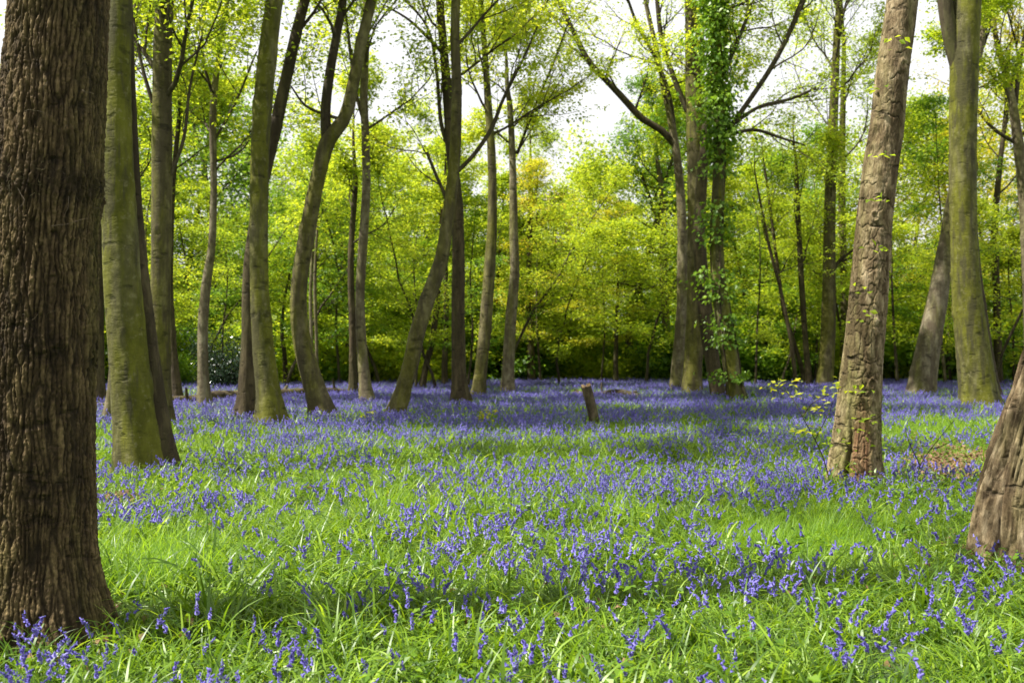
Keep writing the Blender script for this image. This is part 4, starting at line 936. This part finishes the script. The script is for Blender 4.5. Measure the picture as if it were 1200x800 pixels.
X, Y = wedge(br, 3.7, 16, 90); dn = bell_dens(X, Y); keep = (br.random(len(X)) < dn / 90) & clear(X, Y, .95)
X, Y = X[keep], Y[keep]
inview = np.abs(X / Y) < .53
order = np.argsort(Y + (~inview) * 100)
near_n = 300 - len(SP)
cand = [(X[i], Y[i]) for i in order[:near_n]]; rest = order[near_n:]
ind = sorted(SP + cand, key=lambda p: p[1])
def near_label(x, y):
    px, py = px_of(x, y)
    if px < 150 and py > 720: return 'violet bluebell standing at the foot of the massive oak'
    if px < 420: return 'violet bluebell in the front grass between the massive oak and the middle'
    if px < 800: return 'violet bluebell in the front grass in the middle of the glade'
    if px > 1110 and py < 760: return 'violet bluebell in the grass at the foot of the gnarled tree'
    return 'violet bluebell in the front grass towards the gnarled tree'
for k, (x, y) in enumerate(ind):
    pr = P2[int(br.integers(0, 8))]
    r0 = bpy.data.objects.new('bluebell', None); COL.objects.link(r0); r0.location = (x, y, gz1(x, y)); r0.empty_display_size = .05
    r0.rotation_euler = (br.normal() * .07, br.normal() * .07, br.uniform(0, 6.28)); s_ = br.uniform(.68, 1.0); r0.scale = (s_,) * 3
    tag(r0, near_label(x, y), 'flower', 'bluebells standing in the foreground')
    link('stem', pr[0], r0)
    if k < 70:
        for me, q in pr[1]: link('bell', me, r0, q)
    else: link('flower_head', pr[2], r0)

mid = [plant_bag(600 + i, 1).mesh('bluebell_mid', [M['stem'], M['bell']], True) for i in range(10)]
farp = []
for i in range(8):
    B = Bag(); rr = np.random.default_rng(700 + i)
    for k in range(7): plant_bag(710 + i * 10 + k, 0, B, (rr.normal() * .16, rr.normal() * .16, 0), rr.uniform(.20, .34))
    farp.append(B.mesh('bluebell_far', [M['stem'], M['bell']], True))
ym = Y[rest] < 15; mi = rest[ym]
X1, Y1 = X[mi], Y[mi]
X2, Y2 = wedge(br, 15, 50, 18); dn = bell_dens(X2, Y2) / 7
lim = np.interp(X2 / Y2, [-.5, -.25, -.15, .6], [42, 40, 46, 47]) + 1.5 * fbm(X2 * .3, X2 * 0, s=5, o=2)
k = (br.random(len(X2)) < dn / 18) & clear(X2, Y2, 1) & (Y2 < lim); X2, Y2 = X2[k], Y2[k]
PX = np.r_[X1, X2]; PY = np.r_[Y1, Y2]; n = len(PX)
tag(scatter('bluebell_carpet', mid + farp, np.stack([PX, PY, gz(PX, PY)], 1), np.stack([br.normal(size=n) * .08, br.normal(size=n) * .08, br.uniform(0, 6.28, n)], 1), br.uniform(.7, 1.05, n),
            np.r_[br.integers(0, 10, len(X1)), 10 + br.integers(0, 8, len(X2))]), kind='stuff')
print('bluebells: mid', len(X1), 'far clumps', len(X2), 'grass', sum(map(len, GI)))

# ------------------------------------------------------------------ litter
lr = np.random.default_rng(41); LP = []
for cx, cy, rx, ry, n in ((1118, 549, 50, 17, 1500), (137, 592, 30, 8, 260), (1095, 520, 50, 10, 160), (135, 590, 25, 6, 60), (260, 478, 60, 5, 150), (600, 680, 600, 110, 160), (600, 520, 600, 40, 200), (1060, 575, 40, 10, 60)):
    px = cx + lr.normal(size=n) * rx * .6; py = np.clip(cy + lr.normal(size=n) * ry * .6, 440, 830); Yl = F * H / (py - HOR); Xl = (px - 600) / F * Yl
    LP.append(np.stack([Xl, Yl, gz(Xl, Yl) + (.03 + .10 * lr.random(n)) * 1.0], 1))
for x_, y_, r_ in TR:
    m_ = 70; a_ = lr.uniform(0, 6.28, m_); q_ = r_ * 1.0 + np.abs(lr.normal(size=m_)) * .35
    Xl, Yl = x_ + np.cos(a_) * q_, y_ + np.sin(a_) * q_; LP.append(np.stack([Xl, Yl, gz(Xl, Yl) + .02 + .08 * lr.random(m_)], 1))
LP = np.vstack(LP); n = len(LP); l = lr.uniform(.035, .08, n)
V, Q = leaf_quads(LP, lr.normal(size=(n, 3)) * np.array([1, 1, .25]), lr.normal(size=(n, 3)) * .35 + UP, l, l * .65, .25)
tag(link('leaf_litter', mesh_np('leaf_litter', V, Q, [M['litter']], False)), kind='stuff')

# ------------------------------------------------------------------ stump, logs, seedlings
def log_thing(name, label, pts, d0, d1, cat, bark='deadwood', stubs=2, seed=1, sink=.0, cut=(1, 1), S=22):
    """pts: (px, py of the centre line, width px)"""
    rng = np.random.default_rng(seed); n = len(pts)
    P = np.array([(*at(x, y, d0 + (d1 - d0) * i / (n - 1)), w / F * d0 / 2) for i, (x, y, w) in enumerate(pts)])
    for i in range(n):
        if name == 'fallen_log': P[i, 3] *= 1.5; P[i, 2] = gz1(P[i, 0], P[i, 1]) + P[i, 3] * .9 + (.02 if i % 2 else .07)
    base = P[0, :3].copy(); base[2] = gz1(base[0], base[1])
    V, Q, _p, _b, Qs = trunk_mesh(P, 0, 3, seed, None, 40, S, -50)
    V = V * 1.0; root = bpy.data.objects.new(name, None); COL.objects.link(root); root.location = base; tag(root, label, cat)
    link('wood', mesh_np('log_wood', V - base, Q, [M[bark]], True), root)
    for e in (0, 1):
        if not cut[e]: continue
        ring = V[:S] if e == 0 else V[-S:]; c = ring.mean(0); dr = unit(Qs[0, :3] - Qs[1, :3]) if e == 0 else unit(Qs[-1, :3] - Qs[-2, :3])
        VV = [c + dr * .012]; 
        for kk, fr_ in enumerate((.5, 1.0)):
            for v in ring: VV.append(c + (v - c) * fr_ * .985 + dr * (.010 - .006 * kk + rng.normal() * (.03 if name == 'tree_stump' else .012)))
        F3 = [[0, 1 + j, 1 + (j + 1) % S] for j in range(S)]
        tri = np.array([[0, 1 + j, 1 + (j + 1) % S, 1 + (j + 1) % S] for j in range(S)])
        me = bpy.data.meshes.new('cut_face'); me.from_pydata([tuple(v - base) for v in VV], [], F3 + [[1 + j, 1 + S + j, 1 + S + (j + 1) % S, 1 + (j + 1) % S] for j in range(S)]); me.materials.append(M['cutwood']); link('cut_end', me, root)
    if stubs:
        B = Bag()
        for k in range(stubs):
            i = rng.integers(5, 35); q = Qs[i]; dd = unit(rng.normal(size=3) * np.array([1, 1, .2]) + UP * .9)
            Pp, R_, _ = limb(rng, q[:3], dd, rng.uniform(.2, .6), q[3] * .45, 4, .2, 0, .5); B.tube(Pp, R_, 6)
        link('branch_stub', B.mesh('branch_stub', [M[bark]], True, base), root)
    return root
log_thing('tree_stump', 'short slanted wooden stump standing among the bluebells in the middle', [(698, 505, 13), (695, 485, 12), (691, 468, 12), (687, 453, 12)], 19.4, 19.4, 'stump', 'deadwood', 0, 51, cut=(0, 1))
log_thing('fallen_log', 'mossy fallen log lying behind the straight olive brown trunk', [(196, 490, 8), (225, 486, 9), (250, 482, 10), (276, 478, 11)], 26, 28, 'log', 'deadwood', 3, 52)
log_thing('fallen_log', 'long dark fallen log behind the tall mossy trunk and S-curved trunk', [(282, 474, 10), (330, 470, 9), (370, 467, 8), (412, 463, 6)], 29, 33, 'log', 'deadwood', 4, 53)
log_thing('fallen_log', 'pale fallen pole showing between the massive oak and the mossy beech', [(100, 492, 6), (118, 490, 6), (136, 488, 5)], 24, 25, 'log', 'bark_pale', 0, 54)
log_thing('fallen_log', 'low crooked dead branch on the ground right of the slanted stump', [(672, 470, 4), (700, 467, 5), (725, 464, 6), (748, 463, 4)], 32, 31, 'log', 'bark_brown', 4, 55)

def seedling(label, d, stems, leafpx, n, size, seed, name='beech_seedling'):
    rng = np.random.default_rng(seed); B = Bag(); base = None
    for st in stems:
        P = np.array([at(x, y, d + rng.normal() * .04) for x, y in st])
        if base is None: base = P[0].copy(); base[2] = gz1(base[0], base[1]); 
        s_ = spline(P, 14); B.tube(s_, np.linspace(.007, .0025, 14), 5)
    root = bpy.data.objects.new(name, None); COL.objects.link(root); root.location = base; tag(root, label, 'seedling')
    link('stem', B.mesh('seedling_stem', [M['twig']], True, base), root)
    if leafpx: sprig(root, base, [at(x, y, d + rng.normal() * .05) for x, y in leafpx], rng, 'leaf_yellow', n, size, 'leaves', .07)
seedling('spindly seedling with yellow-green leaves arching left of the large cracked trunk', 10.1, [[(975, 575), (962, 530), (940, 488), (925, 462), (900, 448)], [(955, 515), (968, 490), (978, 466)], [(940, 488), (955, 470), (985, 458)]],
         [(905, 452), (918, 447), (928, 450), (912, 458), (972, 462), (978, 455), (957, 478), (966, 476), (945, 500), (952, 505), (938, 508), (935, 462), (984, 450)], 6, .075, 81)
seedling('bare branching twig seedling rising right of the large cracked trunk', 10.8, [[(1068, 580), (1078, 545), (1095, 520), (1118, 492)], [(1078, 545), (1066, 520), (1060, 500)], [(1090, 526), (1104, 522), (1122, 512)]], [(1062, 512), (1045, 515), (1050, 540)], 4, .05, 82)
seedling('small pale green seedling in the bluebells left of the middle', 19, [[(566, 508), (567, 495), (569, 484)]], [(567, 487), (571, 481), (562, 490), (569, 493)], 9, .11, 83)
seedling('small pale green seedling below the slender pale grey trunk', 19.5, [[(430, 506), (430, 490), (429, 480)]], [(428, 489), (433, 483), (425, 494)], 7, .10, 84)

# ------------------------------------------------------------------ light, sky, camera
EL, AZ = math.radians(57), math.radians(-101)      # azimuth clockwise from +Y
sdir = Vector((math.sin(AZ) * math.cos(EL), math.cos(AZ) * math.cos(EL), math.sin(EL)))
sl = bpy.data.lights.new('sun', 'SUN'); sl.energy = 5.0; sl.angle = math.radians(.6); sl.color = (1, .95, .86)
so = bpy.data.objects.new('sun', sl); COL.objects.link(so); so.rotation_euler = sdir.to_track_quat('Z', 'Y').to_euler(); so.location = (-20, -10, 40)

w = bpy.data.worlds.new('World'); sc.world = w; w.use_nodes = True
nt = w.node_tree; nd = nt.nodes; lk = nt.links; nd.clear()
sky = nd.new('ShaderNodeTexSky'); sky.sky_type = 'NISHITA'; sky.sun_disc = False; sky.sun_elevation = EL; sky.sun_rotation = AZ
tc = nd.new('ShaderNodeTexCoord'); cl = nd.new('ShaderNodeTexNoise'); cl.inputs['Scale'].default_value = 2.2; cl.inputs['Detail'].default_value = 7; lk.new(tc.outputs['Generated'], cl.inputs['Vector'])
mr = nd.new('ShaderNodeMapRange'); mr.inputs['From Min'].default_value = .10; mr.inputs['From Max'].default_value = .36; lk.new(cl.outputs['Fac'], mr.inputs['Value'])
mx = nd.new('ShaderNodeMix'); mx.data_type = 'RGBA'; lk.new(mr.outputs[0], mx.inputs[0]); lk.new(sky.outputs[0], mx.inputs[6]); mx.inputs[7].default_value = (4.6, 4.65, 4.75, 1)
bg = nd.new('ShaderNodeBackground'); bg.inputs['Strength'].default_value = .1; lk.new(mx.outputs[2], bg.inputs['Color'])
wo = nd.new('ShaderNodeOutputWorld'); lk.new(bg.outputs[0], wo.inputs['Surface'])

cam = bpy.data.cameras.new('camera'); co = bpy.data.objects.new('camera', cam); COL.objects.link(co); sc.camera = co
co.location = (0, 0, H); co.rotation_euler = (math.radians(90) + math.atan((HOR - 400) / F), 0, 0)
cam.sensor_width = 36; cam.lens = F * 36 / 1200; cam.clip_end = 3000; cam.clip_start = .05
cam.dof.use_dof = True; cam.dof.focus_distance = 6.6; cam.dof.aperture_fstop = 3.2

vs = sc.view_settings; vs.view_transform = 'Standard'; vs.look = 'None'; vs.gamma = 1; vs.exposure = 1.3; vs.use_curve_mapping = False
c = sc.cycles; c.max_bounces = 8; c.diffuse_bounces = 4; c.glossy_bounces = 2; c.transmission_bounces = 4; c.transparent_max_bounces = 4
c.use_denoising = True; c.caustics_reflective = False; c.caustics_refractive = False; c.sample_clamp_indirect = 6
sc.render.film_transparent = False
